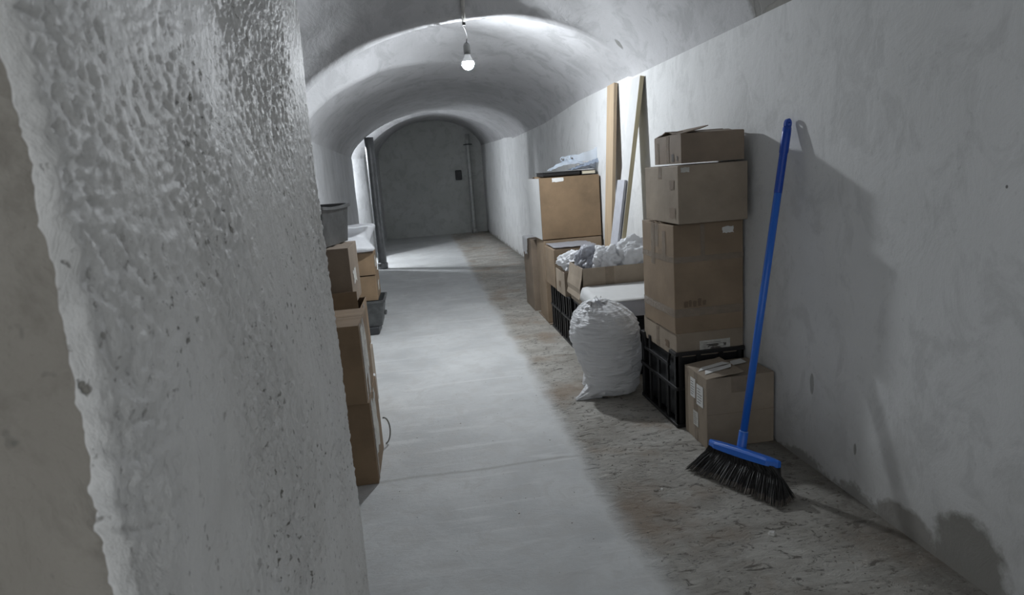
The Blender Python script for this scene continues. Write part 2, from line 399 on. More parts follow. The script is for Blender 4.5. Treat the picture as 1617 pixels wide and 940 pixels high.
# ---- the stub wall right beside the lens, coarse plaster on its reveal
def pillar():
    bm = bmesh.new()
    Y0, Y1, Z1 = 0.385, 1.35, 2.75
    def fb(x, y, z, o=3):
        v, am = 0.0, 1.0
        for _ in range(o):
            v += am * noise.noise(Vector((x, y, z))); x *= 2.07; y *= 2.07; z *= 2.07; am *= 0.55
        return v
    def disp(y, z):
        wy = y + 0.02 * noise.noise(Vector((5, y * 9, z * 9))); wz = z + 0.02 * noise.noise(Vector((8, y * 9, z * 9)))
        ang = 0.55 + 0.9 * noise.noise(Vector((2, y * 3.0, z * 2.2)))            # direction of the trowel drag changes over the wall
        du = wy * math.cos(ang) - wz * math.sin(ang) * 0.6; dv = wy * math.sin(ang) + wz * math.cos(ang)
        g1 = fb(1, du * 62, dv * 17, 4)
        g2 = fb(4, wy * 95, wz * 85)
        zone = min(1, max(0, 0.55 + 1.6 * noise.noise(Vector((6, y * 4.5, z * 3.2)))))
        near = max(0.0, 1 - (y - Y0) / 0.95)
        gouge = max(0.0, 0.05 - abs(noise.noise(Vector((9, du * 9, dv * 2.2))))) * 0.05 * zone
        return (0.0048 * g1 * zone + 0.0038 * g2 * (0.35 + zone)) * (0.45 + 0.30 * near) * min(1.0, 0.35 + (y - Y0) / 0.07) + 0.006 * noise.noise(Vector((3, y * 3, z * 3))) - gouge
    ny = 250
    ys = [Y0 + (Y1 - Y0) * (i / ny) ** 1.3 for i in range(ny + 1)]
    zs = [0.5 * j / 60 for j in range(60)] + [0.5 + 1.95 * j / 640 for j in range(640)] + [2.45 + 0.3 * j / 20 for j in range(21)]
    nz_ = len(zs) - 1
    def wob(z): return 0.010 * noise.noise(Vector((0, 7, z * 3))) + 0.004 * noise.noise(Vector((0, 3, z * 14))) + 0.0018 * noise.noise(Vector((0, 3, z * 50)))
    grid = []
    for j, z in enumerate(zs):
        row = []
        for i, y in enumerate(ys):
            t = i / ny
            yy = y + wob(z) * (1 - t)
            x = -0.2 + disp(y, z)
            e0 = (y - Y0) / 0.012; e1 = (Y1 - y) / 0.012
            if e0 < 1: x -= 0.010 * (1 - e0) ** 2
            if e1 < 1: x -= 0.008 * (1 - e1) ** 2
            row.append(bm.verts.new((x, yy, z)))
        grid.append(row)
    for a, b in zip(grid, grid[1:]):
        for i in range(ny): bm.faces.new((a[i], a[i + 1], b[i + 1], b[i]))
    # front face (towards the lens side) and back face
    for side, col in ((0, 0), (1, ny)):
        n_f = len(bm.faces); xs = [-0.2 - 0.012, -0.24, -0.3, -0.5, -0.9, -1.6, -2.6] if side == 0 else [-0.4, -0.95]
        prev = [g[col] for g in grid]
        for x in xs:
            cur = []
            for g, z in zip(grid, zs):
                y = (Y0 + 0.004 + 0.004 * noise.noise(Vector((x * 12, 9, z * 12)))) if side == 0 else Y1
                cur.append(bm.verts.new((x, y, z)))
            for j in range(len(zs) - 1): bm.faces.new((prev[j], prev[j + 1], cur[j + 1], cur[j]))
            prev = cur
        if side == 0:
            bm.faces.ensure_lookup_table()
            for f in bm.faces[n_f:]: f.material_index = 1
    obj('wall_front', bm, [M_pillar, M_bare_shaded], smooth=True, kind='structure')
pillar()

# ------------------------------------------------------------------ lamps
def lamp(loc, cordtop, strength, label, group='bare bulbs hanging from the vault'):
    x, y, z = loc
    t = thing('hanging_bulb', label, 'light bulb', (x, y, z), 0, group)
    bm = bmesh.new()
    n = 24; prof = []                               # lit globe, seen from just under the neck
    R = 0.048
    for k in range(15):
        a = -PI / 2 + (PI / 2 + 0.25) * k / 14
        prof.append((R * math.cos(a), R * math.sin(a)))
    rings = [[bm.verts.new((r * math.cos(2 * PI * i / n), r * math.sin(2 * PI * i / n), zz)) for i in range(n)] for r, zz in prof[1:]]
    c = bm.verts.new((0, 0, -R))
    for i in range(n): bm.faces.new((c, rings[0][i], rings[0][(i + 1) % n]))
    for a, b in zip(rings, rings[1:]):
        for i in range(n): bm.faces.new((a[i], a[(i + 1) % n], b[(i + 1) % n], b[i]))
    obj('glass_globe', bm, emis('lit_bulb', strength), t, smooth=True)
    bm = bmesh.new(); tube(bm, [(0, 0, 0.0115), (0, 0, 0.020), (0, 0, 0.037), (0, 0, 0.055), (0, 0, 0.075)], [0.0475, 0.045, 0.036, 0.026, 0.021], 24); obj('bulb_base', bm, M_lampbase, t, smooth=True)
    bm = bmesh.new(); tube(bm, [(0, 0, 0.072), (0, 0, 0.10), (0.0, 0, 0.135), (0, 0, 0.150), (0.0, 0, 0.162)], [0.026, 0.028, 0.028, 0.022, 0.008], 24); obj('lamp_socket', bm, M_socket, t, smooth=True)
    bm = bmesh.new()
    top = Vector(cordtop) - Vector(loc)
    pts = []
    for k in range(9):
        s = k / 8; p = Vector((0, 0, 0.158)).lerp(top, s); p.x += 0.012 * math.sin(PI * s * 1.2); pts.append(p)
    tube(bm, pts, 0.0045, 8); obj('cord', bm, M_cable, t, smooth=True)
    return t
lamp((0.488, 5.34, 2.390), (0.452, 5.05, 2.625), BULB_L, 'lit bare bulb hanging on a short cord from the vault in front')
lamp((-1.86, 12.10, 2.15), (-1.86, 12.10, 2.62), BULB2_L, 'lit bare bulb hanging out of sight in the far left recess')
# cable run buried under plaster along the crown of the near vault
bm = bmesh.new(); pts = []
for k in range(40):
    y = 3.4 + (5.055 - 3.4) * k / 39; x = 0.40 + 0.055 * k / 39 + 0.008 * math.sin(y * 5)
    best = None
    for r0, r1 in zip(ROWS, ROWS[1:]):
        s0 = (x - r0[2]) / (W - r0[2]); s1 = (x - r1[2]) / (W - r1[2])
        p0, p1 = vault_point(r0, s0), vault_point(r1, s1)
        if p0.y <= y <= p1.y and p1.y > p0.y:
            best = p0.z + (p1.z - p0.z) * (y - p0.y) / (p1.y - p0.y); break
    pts.append((x, y, (best or 2.65) - 0.010))
tube(bm, pts, [0.016 + 0.005 * nz((k * 0.4, 0, 0)) for k in range(40)], 10)
tag(obj('ceiling_conduit', bm, M_conduit, smooth=True), 'plaster-covered cable conduit running along the near vault crown to the bulb', 'conduit')
bm = bmesh.new(); box(bm, -0.012, 0.012, -0.01, 0.01, -0.012, 0.012)
o = obj('cable_clip', bm, M_cable); o.location = (0.452, 5.03, 2.622); bevel(o, 0.003); tag(o, 'small dark cable clip at the end of the conduit above the bulb', 'clip')

# ------------------------------------------------------------------ pipes and outlet at the far end
def pipe(name, x, y, r, h, mat, label, clampz=None):
    t = thing(name, label, 'pipe', (x, y, 0))
    bm = bmesh.new(); tube(bm, [(0, 0, z * h / 12) for z in range(13)], r, 28); obj('pipe_body', bm, mat, t, smooth=True)
    bm = bmesh.new(); tube(bm, [(0, 0, 0.0), (0, 0, 0.10), (0, 0, 0.115)], [r * 1.18, r * 1.18, r * 1.02], 28); obj('collar', bm, mat, t, smooth=True)
    if clampz:
        bm = bmesh.new(); tube(bm, [(0, 0, clampz), (0, 0, clampz + 0.03)], r * 1.25, 28)
        box(bm, -r * 1.9, r * 1.9, -0.012, 0.012, clampz, clampz + 0.025); obj('pipe_clamp', bm, M_darkp, t)
    return t
pipe('steel_pipe', -0.765, 11.42, 0.078, 2.28, M_steel, 'dark galvanised steel pipe standing on the left beyond the stacked boxes')
pipe('steel_pipe', 1.385, 17.15, 0.06, 2.60, M_pipewhite, 'light grey pipe against the far end wall beside the black outlet', 2.32)
t = thing('outlet_box', 'small black outlet box on the far end wall left of the pipe', 'outlet', (1.09, 17.36, 1.56))
bm = bmesh.new(); box(bm, -0.085, 0.085, -0.05, 0, -0.13, 0.13); o = obj('housing', bm, M_darkp, t); bevel(o, 0.03, 4)
bm = bmesh.new(); box(bm, -0.05, 0.05, -0.058, -0.05, -0.09, 0.09); o = obj('cover', bm, M_crate, t); bevel(o, 0.004)

# ------------------------------------------------------------------ cartons
class Face:
    """maps u,v in 0..1 on a side of a box of size (w,d,h), base at z=0, centred in x and y"""
    def __init__(s, w_, d, h, bulge, seed): s.w, s.d, s.h, s.b, s.seed = w_, d, h, bulge, seed
    def pt(s, f, u, v, off=0.0):
        b = s.b * (math.sin(PI * min(max(u, 0), 1)) * math.sin(PI * min(max(v, 0), 1))) * (1 + 0.8 * nz((u * 2 + s.seed, v * 2, ord(f)), 1.0)) + off
        w_, d, h = s.w, s.d, s.h
        if f == 'F': return Vector((-w_ / 2 + u * w_, -d / 2 - b, v * h))
        if f == 'B': return Vector((w_ / 2 - u * w_, d / 2 + b, v * h))
        if f == 'L': return Vector((-w_ / 2 - b, d / 2 - u * d, v * h))
        if f == 'R': return Vector((w_ / 2 + b, -d / 2 + u * d, v * h))
        if f == 'T': return Vector((-w_ / 2 + u * w_, -d / 2 + v * d, h + b * 0.6))
        if f == 'D': return Vector((-w_ / 2 + u * w_, d / 2 - v * d, 0))
    def patch(s, bm, f, u0, u1, v0, v1, off=0.0015, n=6, jag=0.0, mi=0):
        g = [[bm.verts.new(s.pt(f, u0 + (u1 - u0) * i / n + (jag * nz((i, j, s.seed), 3.1) if i in (0, n) else 0),
                                v0 + (v1 - v0) * j / n + (jag * nz((j, i, s.seed + 5), 3.1) if j in (0, n) else 0), off)) for i in range(n + 1)] for j in range(n + 1)]
        for a, b in zip(g, g[1:]):
            for i in range(n):
                ff = bm.faces.new((a[i], a[i + 1], b[i + 1], b[i])); ff.material_index = mi
def carton(label, x0, x1, y0, y1, z0, z1, mat=None, rz=0.0, top='closed', tape='T', marks=(), group=None, bulge=0.004,
           seed=0, cat='cardboard box', flap_open=None, name='cardboard_box', wrap=()):
    mat = mat or M_cardA
    w_, d, h = x1 - x0, y1 - y0, z1 - z0
    t = thing(name, label, cat, ((x0 + x1) / 2, (y0 + y1) / 2, z0), rz, group)
    F = Face(w_, d, h, bulge, seed)
    bm = bmesh.new()
    for f in ('FBLRD' if top == 'open' else 'FBLRTD'): F.patch(bm, f, 0, 1, 0, 1, 0.0, 12)
    bmesh.ops.remove_doubles(bm, verts=bm.verts, dist=1e-5)
    o = obj('box_body', bm, mat, t)
    if top == 'open':
        sm = o.modifiers.new('wall', 'SOLIDIFY'); sm.thickness = 0.005; sm.offset = -1
    else:
        bevel(o, 0.0035, 2)
    th = 0.004
    def flap(cx, cy, lx, ly, axis, ang, nm='flap', m=None):
        """flap hinged on a top edge; axis: F,B,L,R ; ang 0 = closed, 90 = upright, 180+ = hanging outside"""
        bm = bmesh.new(); n = 6
        wl = lx if axis in 'FB' else ly; dp = ly if axis in 'FB' else lx
        verts = []
        for j in range(n + 1):
            r = dp * j / n; a = math.radians(ang) + (0.10 * nz((seed, j, 2), 0.7)) * j / n
            r_in = r * math.cos(a); zz = r * math.sin(a)
            row = []
            for i in range(n + 1):
                s_ = -wl / 2 + wl * i / n
                wv = 0.004 * nz((s_ * 5, r * 5, seed), 1) * j / n
                if axis == 'F': p = (s_, -d / 2 + r_in, h + zz + wv)
                elif axis == 'B': p = (s_, d / 2 - r_in, h + zz + wv)
                elif axis == 'L': p = (-w_ / 2 + r_in, s_, h + zz + wv)
                else: p = (w_ / 2 - r_in, s_, h + zz + wv)
                row.append(bm.verts.new(p))
            verts.append(row)
        for a_, b_ in zip(verts, verts[1:]):
            for i in range(n): bm.faces.new((a_[i], a_[i + 1], b_[i + 1], b_[i]))
        fo = obj(nm, bm, m or mat, t); sm = fo.modifiers.new('board', 'SOLIDIFY'); sm.thickness = th; sm.offset = 0
        return fo
    if top == 'closed':
        # the two long flaps lie on top and leave the seam between them
        flap(0, 0, w_ * 0.995, d * 0.493, 'F', 0.5); flap(0, 0, w_ * 0.995, d * 0.493, 'B', 0.5)
        if 'T' in tape:
            bm = bmesh.new(); F.patch(bm, 'T', 0.0, 1.0, 0.5 - 0.025 / d, 0.5 + 0.025 / d, 0.0065)
            F.patch(bm, 'L', 0.5 - 0.025 / d, 0.5 + 0.025 / d, 0.78, 1.0); F.patch(bm, 'R', 0.5 - 0.025 / d, 0.5 + 0.025 / d, 0.8, 1.0)
            obj('packing_tape', bm, M_tape, t)
    if flap_open:
        for ax, ang, frac in flap_open:
            flap(0, 0, w_ * 0.98 if ax in 'FB' else w_ * frac, d * frac if ax in 'FB' else d * 0.98, ax, ang)
    if 'V' in tape:
        bm = bmesh.new()
        F.patch(bm, 'L', 0.45, 0.6, 0, 1); obj('packing_tape', bm, M_tape, t)
    for v0, v1 in wrap:
        bm = bmesh.new()
        for f in 'FLR': F.patch(bm, f, 0, 1, v0, v1, 0.0018, 10)
        obj('wrapping_tape', bm, M_tape, t)['label'] = 'glossy clear tape band wrapped round the box'
    for mk in marks:
        nm, f, u0, u1, v0, v1, mt = mk[:7]; jag = mk[7] if len(mk) > 7 else 0.0
        bm = bmesh.new(); F.patch(bm, f, u0, u1, v0, v1, 0.0022, 6, jag)
        mo = obj(nm, bm, mt, t)
        if nm == 'shipping_label':
            bm = bmesh.new(); random.seed(int(seed * 10) + 3)
            if (u1 - u0) < (v1 - v0) * 3:
                for k in range(6):
                    vv = v0 + (v1 - v0) * (0.14 + 0.13 * k)
                    F.patch(bm, f, u0 + (u1 - u0) * 0.12, u0 + (u1 - u0) * random.uniform(0.55, 0.9), vv, vv + (v1 - v0) * 0.03, 0.003, 1)
            obj('print', bm, M_ink, mo)
    return t, F

# --- right hand side, nearest first
GR = 'cardboard boxes along the right wall'
t, F = carton('cardboard box on the floor behind the broom with torn white labels on its lid', 1.368, 1.742, 2.955, 3.232, 0.0, 0.385, M_cardB, 0.0,
       'closed', 'V', seed=1, group=GR, flap_open=[('L', 7, 0.55)], bulge=0.003, wrap=(), marks=[
       ('shipping_label', 'L', 0.30, 0.52, 0.62, 0.90, M_paper), ('shipping_label', 'L', 0.58, 0.86, 0.56, 0.86, M_paper),
       ('shipping_label', 'L', 0.42, 0.64, 0.22, 0.44, M_paperdim)])
bm = bmesh.new(); F.patch(bm, 'F', 0.0, 1.0, 0.49, 0.497, 0.001, 8); obj('crease', bm, M_cardD, t)
bm = bmesh.new(); F.patch(bm, 'F', 0.36, 0.60, 0.78, 1.0, 0.0015, 4); obj('packing_tape', bm, M_tape, t)
def sheet(parent, name, pts, mat, z, crumple=0.004, seed=0, n=8, label=None, sl=0.0):
    """an irregular quadrilateral sheet of paper, given by four corners"""
    bm = bmesh.new(); a, b, c, d = [Vector((*p, 0)) for p in pts]; g = []
    for j in range(n + 1):
        row = []
        for i in range(n + 1):
            p = a.lerp(b, i / n).lerp(d.lerp(c, i / n), j / n)
            row.append(bm.verts.new((p.x, p.y, z + sl * (p.x + 0.187) + crumple * (1 + nz((p.x * 14 + seed, p.y * 14, 0), 1)) )))
        g.append(row)
    for r0, r1 in zip(g, g[1:]):
        for i in range(n): bm.faces.new((r0[i], r0[i + 1], r1[i + 1], r1[i]))
    o = obj(name, bm, mat, parent)
    sm = o.modifiers.new('s', 'SOLIDIFY'); sm.thickness = 0.0008
    if label: o['label'] = label
    return o
sheet(t, 'torn_label', [(-0.165, -0.075), (-0.01, -0.055), (0.01, -0.01), (-0.14, -0.02)], M_paper, 0.3885, 0.0022, label='torn white paper strip', sl=0.123)
sheet(t, 'torn_label', [(-0.175, -0.01), (0.01, 0.0), (-0.01, 0.045), (-0.14, 0.03)], M_paper, 0.3885, 0.0022, seed=4, label='torn white paper strip', sl=0.123)
sheet(t, 'torn_label', [(0.02, 0.01), (0.13, 0.045), (0.13, 0.11), (0.055, 0.085)], M_paper, 0.3925, 0.003, seed=8, label='torn white paper strip')

def crate(label, x0, x1, y0, y1, z0, z1, cols_side=4, rows=2, dip=True, group='black plastic crates along the right wall', cols_f=3, rz=0):
    w_, d, h = x1 - x0, y1 - y0, z1 - z0
    t = thing('plastic_crate', label, 'crate', ((x0 + x1) / 2, (y0 + y1) / 2, z0), rz, group)
    bm = bmesh.new(); th = 0.012
    X, Y_ = w_ / 2, d / 2
    for sx in (-1, 1):                                       # corner posts (L shaped)
        for sy in (-1, 1):
            xa, ya = sx * X, sy * Y_
            box(bm, min(xa, xa - sx * 0.035), max(xa, xa - sx * 0.035), min(ya, ya - sy * th), max(ya, ya - sy * th), 0, h)
            box(bm, min(xa, xa - sx * th), max(xa, xa - sx * th), min(ya, ya - sy * 0.035), max(ya, ya - sy * 0.035), 0, h)
    for sy in (-1, 1):
        ya = sy * (Y_ - th)
        for k in range(1, cols_f): xx = -X + w_ * k / cols_f; box(bm, xx - 0.012, xx + 0.012, min(ya, sy * Y_), max(ya, sy * Y_), 0, h)
    for sx in (-1, 1):
        xa = sx * (X - th)
        for k in range(1, cols_side): yy = -Y_ + d * k / cols_side; box(bm, min(xa, sx * X), max(xa, sx * X), yy - 0.014, yy + 0.014, 0, h - (0.09 if dip and sx == -1 and k in (1,2) else 0))
    # recessed inner panels so little shows through
    box(bm, -X + 0.016, X - 0.016, -Y_ + 0.014, -Y_ + 0.017, 0.01, h * 0.93); box(bm, -X + 0.016, X - 0.016, Y_ - 0.017, Y_ - 0.014, 0.01, h * 0.93)
    obj('lattice', bm, M_crate, t)
    bm = bmesh.new(); box(bm, -X + 0.004, X - 0.004, -Y_ + 0.004, Y_ - 0.004, 0, 0.012); obj('bottom', bm, M_crate, t)
    bm = bmesh.new()
    hs = [0.0] + [h * k / rows - (0.02 if k == rows else 0) for k in range(1, rows + 1)]
    for i, hz in enumerate(hs):
        e = 0.006; hh = 0.022
        for sy in (-1, 1):
            box(bm, -X - e, X + e, min(sy * (Y_ + e), sy * (Y_ - th)), max(sy * (Y_ + e), sy * (Y_ - th)), hz, hz + hh)
        for sx in (-1, 1):
            a, b = min(sx * (X + e), sx * (X - th)), max(sx * (X + e), sx * (X - th))
            if i == rows and dip and sx == -1:               # the handle dip in the side
                box(bm, a, b, -Y_, -Y_ + d * 0.16, hz, hz + hh); box(bm, a, b, Y_ - d * 0.10, Y_, hz, hz + hh)
                box(bm, a, b, -Y_ + d * 0.2, Y_ - d * 0.12, hz - 0.085, hz - 0.065)
                for (ya, yb) in ((-Y_ + d * 0.16, -Y_ + d * 0.22), (Y_ - d * 0.10, Y_ - d * 0.15)):
                    vs = [bm.verts.new((xx, yy, zz)) for xx in (a, b) for yy, zz in ((ya, hz), (ya, hz + hh), (yb, hz - 0.085), (yb, hz - 0.065))]
                    for q in ((0, 1, 3, 2), (4, 6, 7, 5), (0, 2, 6, 4), (1, 5, 7, 3), (0, 4, 5, 1), (2, 3, 7, 6)): bm.faces.new([vs[k] for k in q])
            else: box(bm, a, b, -Y_, Y_, hz, hz + hh)
    o = obj('rim', bm, M_crate, t); bevel(o, 0.003)
    return t
crate('tall black plastic crate at the bottom of the tower beside the white sack', 1.335, 1.738, 3.268, 3.84, 0, 0.445)
# things inside it: something clear and grey shows through the lattice
bm = bmesh.new(); box(bm, -0.165, 0.165, -0.25, 0.25, 0.0, 0.38)
o = obj('plastic_tub', bm, M_darkp); o.location = (1.537, 3.553, 0.014); bevel(o, 0.02, 3); tag(o, 'dark plastic tub seen through the lattice of the tall black crate', 'tub')
carton('open shallow cardboard box sitting in the crate with an oval-marked side and white label', 1.345, 1.742, 3.283, 3.80, 0.412, 0.552, M_cardB, 0, 'open', '', seed=2, group=GR, bulge=0.002,
       marks=[('shipping_label', 'F', 0.34, 0.80, 0.10, 0.62, M_paperdim), ('stamp_mark', 'F', 0.46, 0.62, 0.34, 0.46, M_ink, 0.04), ('stamp_mark', 'F', 0.52, 0.66, 0.14, 0.32, M_ink, 0.04), ('stamp_mark', 'F', 0.70, 0.74, 0.34, 0.46, M_ink, 0.02), ('stamp_mark', 'L', 0.70, 0.80, 0.25, 0.55, M_stamp, 0.02), ('packing_tape', 'L', 0.42, 0.50, 0.0, 1.0, M_tape)],
       flap_open=[])
carton('tall cardboard box wrapped in clear tape bands in the middle of the tower', 1.336, 1.738, 3.272, 3.76, 0.554, 1.160, M_cardA, 0, 'closed', 'T', seed=3, group=GR,
       wrap=[(0.155, 0.235), (0.66, 0.715)], marks=[
       ('paper_patch', 'F', 0.70, 0.86, 0.90, 0.955, M_paper, 0.012), ('stamp_mark', 'F', 0.13, 0.19, 0.245, 0.30, M_stamp, 0.006), ('stamp_mark', 'F', 0.20, 0.24, 0.25, 0.31, M_stamp, 0.008),
       ('stamp_mark', 'F', 0.26, 0.31, 0.245, 0.30, M_stamp, 0.008), ('stamp_mark', 'F', 0.33, 0.38, 0.25, 0.32, M_stamp, 0.008), ('stamp_mark', 'F', 0.40, 0.45, 0.255, 0.30, M_stamp, 0.008),
       ('packing_tape', 'L', 0.32, 0.44, 0.60, 1.0, M_tape), ('packing_tape', 'L', 0.68, 0.78, 0.66, 0.94, M_tape), ('packing_tape', 'F', 0.38, 0.44, 0.715, 1.0, M_tape)])
carton('large greyish cardboard box second from the top of the tower, plain and wide', 1.340, 1.724, 3.19, 3.70, 1.172, 1.476, M_cardB, -0.015, 'closed', 'T', seed=4, group=GR,
       marks=[('worn_patch', 'F', 0.04, 0.16, 0.89, 0.97, M_paperdim, 0.012), ('worn_patch', 'L', 0.78, 0.90, 0.60, 0.76, M_cardD, 0.015), ('worn_patch', 'L', 0.76, 0.92, 0.10, 0.28, M_cardD, 0.015)])
carton('low open cardboard box on top of the tower with stamped symbols', 1.375, 1.715, 3.20, 3.64, 1.488, 1.638, M_cardD, -0.055, 'open', '', seed=5, group=GR, bulge=0.002,
       marks=[('stamp_mark', 'L', 0.68, 0.76, 0.08, 0.34, M_ink, 0.01), ('stamp_mark', 'L', 0.86, 0.89, 0.10, 0.27, M_ink, 0.006), ('packing_tape', 'L', 0.48, 0.60, 0.0, 1.0, M_tape), ('packing_tape', 'L', 0.12, 0.2, 0.0, 0.8, M_tape)],
       flap_open=[('F', 4, 0.42), ('L', 12, 0.45), ('B', 6, 0.42)])

# --- big white sack
def sack():
    t = thing('white_sack', 'big stuffed white plastic sack with a tied neck standing against the black crate', 'sack', (1.150, 3.99, 0))
    bm = bmesh.new(); nu, nv = 140, 110; rings = []
    Hs = 0.60
    prof = [(0.0, 0.10), (0.02, 0.165), (0.07, 0.195), (0.16, 0.204), (0.30, 0.214), (0.42, 0.216), (0.49, 0.208), (0.54, 0.188), (0.58, 0.155), (0.61, 0.115), (0.63, 0.072), (0.640, 0.030)]
    def rad(z):
        for (a, ra), (b, rb) in zip(prof, prof[1:]):
            if z <= b: t_ = (z - a) / (b - a); return ra + (rb - ra) * (t_ * t_ * (3 - 2 * t_) * 0.4 + t_ * 0.6)
        return prof[-1][1]
    for j in range(nv + 1):
        z = 0.64 * (j / nv); r0 = rad(z); ring = []
        for i in range(nu):
            a = 2 * PI * i / nu
            dx, dy = math.cos(a), math.sin(a)
            p = Vector((dx, dy, z * 4.2))
            top = max(0, (z - 0.40) / 0.24)
            k = 0.022 * nz(p, 1.3) + 0.016 * (0.5 - abs(nz((dx * 1.6, dy * 1.6, z * 16), 1.1))) * (1 - 0.6 * top)
            k += 0.010 * (0.4 - abs(nz((dx * 3.5 + z * 3, dy * 3.5, z * 32), 1.0)))
            k += top * 0.010 * math.sin(a * 11 + 3 * nz(p, 1.0) + z * 10) * (0.6 + nz(p, 2)) + top * 0.006 * math.sin(a * 23 + z * 18)
            fold = math.sin((z + 0.05 * dx + 0.03 * nz((dx * 2, dy * 2, z * 5), 1)) * 150 + 5 * nz((dx * 1.5, dy * 1.5, z * 7), 1))
            k += 0.0045 * fold * max(0, 0.25 + nz((dx * 2.2 + 4, dy * 2.2, z * 6), 1)) * (1 - top)
            k += 0.004 * math.sin(a * 16 + z * 45 + 4 * nz(p, 1.2)) * max(0, nz((dx * 2 + 9, dy * 2, z * 5), 1)) * (1 - 0.5 * top)
            r = r0 + k * min(1, r0 / 0.10)
            r *= 1 - 0.16 * max(0, -dx) * math.exp(-((z - 0.14) / 0.09) ** 2) + 0.05 * max(0, -dx) * math.exp(-((z - 0.40) / 0.10) ** 2)
            # slump: the base spreads to the left, tie leans left-front
            x = dx * r * 1.03 + 0.02 - 0.06 * z + (-0.04 * max(0, (z - 0.42) / 0.22) ** 1.5); y = dy * r * 0.92
            zz = z + 0.02 * nz((dx * 2, dy * 2, 3), 1) * top
            if z < 0.05: x += -0.02 * (1 - z / 0.05) * (1 if dx < 0 else 0.2)
            ring.append(bm.verts.new((x, y, max(0.0, zz))))
        rings.append(ring)
    for a, b in zip(rings, rings[1:]):
        for i in range(nu): bm.faces.new((a[i], a[(i + 1) % nu], b[(i + 1) % nu], b[i]))
    bm.faces.new(rings[0][::-1]); bm.faces.new(rings[-1])
    obj('sack_body', bm, M_sack, t, smooth=True)
    # tied neck: a little fan of film folded over to the front
    bm = bmesh.new(); rings = []; n = 40
    for j in range(16):
        s = j / 15; r = 0.033 * (1 - s) + 0.018 * s if s < 0.4 else 0.0245 + (s - 0.4) * 0.055
        cx_, cy_, cz_ = -0.055 - 0.03 * s, -0.015 - 0.075 * s, 0.632 + 0.022 * math.sin(PI * s * 0.9) - 0.028 * s
        ring = []
        for i in range(n):
            a = 2 * PI * i / n; rr = r * (1 + 0.30 * math.sin(a * 7 + s * 4) + 0.15 * math.sin(a * 13))
            ring.append(bm.verts.new((cx_ + rr * math.cos(a) * 1.2, cy_ + rr * 0.35 * math.sin(a), cz_ + rr * 0.8 * math.sin(a))))
        rings.append(ring)
    for a, b in zip(rings, rings[1:]):
        for i in range(n): bm.faces.new((a[i], a[(i + 1) % n], b[(i + 1) % n], b[i]))
    obj('tied_neck', bm, M_sack, t, smooth=True)
    # bottom corner of the sack, a pointed ear lying on the floor
    bm = bmesh.new(); rings = []
    for j in range(18):
        s = j / 17; r = 0.105 * (1 - s) ** 1.0 + 0.007
        cx_, cy_ = -0.075 - 0.185 * s, -0.05 - 0.05 * s
        ring = []
        for i in range(n):
            a = 2 * PI * i / n; rr = r * (1 + 0.12 * math.sin(a * 6 + s * 3) + 0.07 * math.sin(a * 11 - s * 6)) + (0.010 * max(0, s - 0.9) * 10)
            ring.append(bm.verts.new((cx_ + 0.1 * rr * math.sin(a), cy_ + rr * math.cos(a), max(0.0, r * 0.72 + rr * 0.85 * math.sin(a)))))
        rings.append(ring)
    for a, b in zip(rings, rings[1:]):
        for i in range(n): bm.faces.new((a[i], a[(i + 1) % n], b[(i + 1) % n], b[i]))
    bm.faces.new(rings[-1])
    obj('bottom_corner', bm, M_sack, t, smooth=True)
sack()

# --- white carton behind the sack, on a crate
crate('black plastic crate under the white laminated box, hidden behind the sack', 1.20, 1.742, 4.26, 4.59, 0, 0.44, 2, 2, False)
t, F = carton('long white laminated box with a smooth sloping lid lying behind the white sack', 1.14, 1.742, 4.22, 4.60, 0.448, 0.56, M_grey, 0.0, 'open', '', seed=6, cat='box', bulge=0.001, name='laminated_box')
bm = bmesh.new()                                                   # folded lid with a rolled left edge
n = 14; g = []
for i in range(n + 1):
    s = i / n
    for_row = []
    if s < 0.25: a = (s / 0.25) * PI / 2; x = -0.305 + 0.03 * (1 - math.sin(a)) - 0.0; x = -0.301 - 0.012 + 0.03 - 0.03 * math.cos(a) * 1; z = 0.05 + 0.06 * math.sin(a) + 0.012; x = -0.313 + 0.03 * (1 - math.cos(a))
    else: q = (s - 0.25) / 0.75; x = -0.283 + 0.583 * q; z = 0.122
    g.append([bm.verts.new((x, -0.205 + 0.40 * j / 8, z + 0.05 * (j / 8) * (0.3 + 0.7 * min(1, s / 0.25)))) for j in range(9)])
for a, b in zip(g, g[1:]):
    for j in range(8): bm.faces.new((a[j], a[j + 1], b[j + 1], b[j]))
o = obj('lid', bm, M_white, t, smooth=True); sm = o.modifiers.new('s', 'SOLIDIFY'); sm.thickness = 0.006
o['label'] = 'glossy white sloping lid'

# --- big open box full of bags
crate('black plastic crate under the big open box full of plastic bags', 1.185, 1.742, 4.66, 5.05, 0, 0.44, 3, 2, False)
carton('big open cardboard box filled with crumpled plastic bags behind the white laminated box', 1.165, 1.742, 4.625, 5.05, 0.452, 0.755, M_cardB, 0.0, 'open', '', seed=7, group=GR,
       marks=[('packing_tape', 'L', 0.2, 0.8, 0.45, 1.0, M_tape), ('packing_tape', 'F', 0.30, 0.42, 0.35, 1.0, M_tape)], flap_open=[('L', 262, 0.42)])

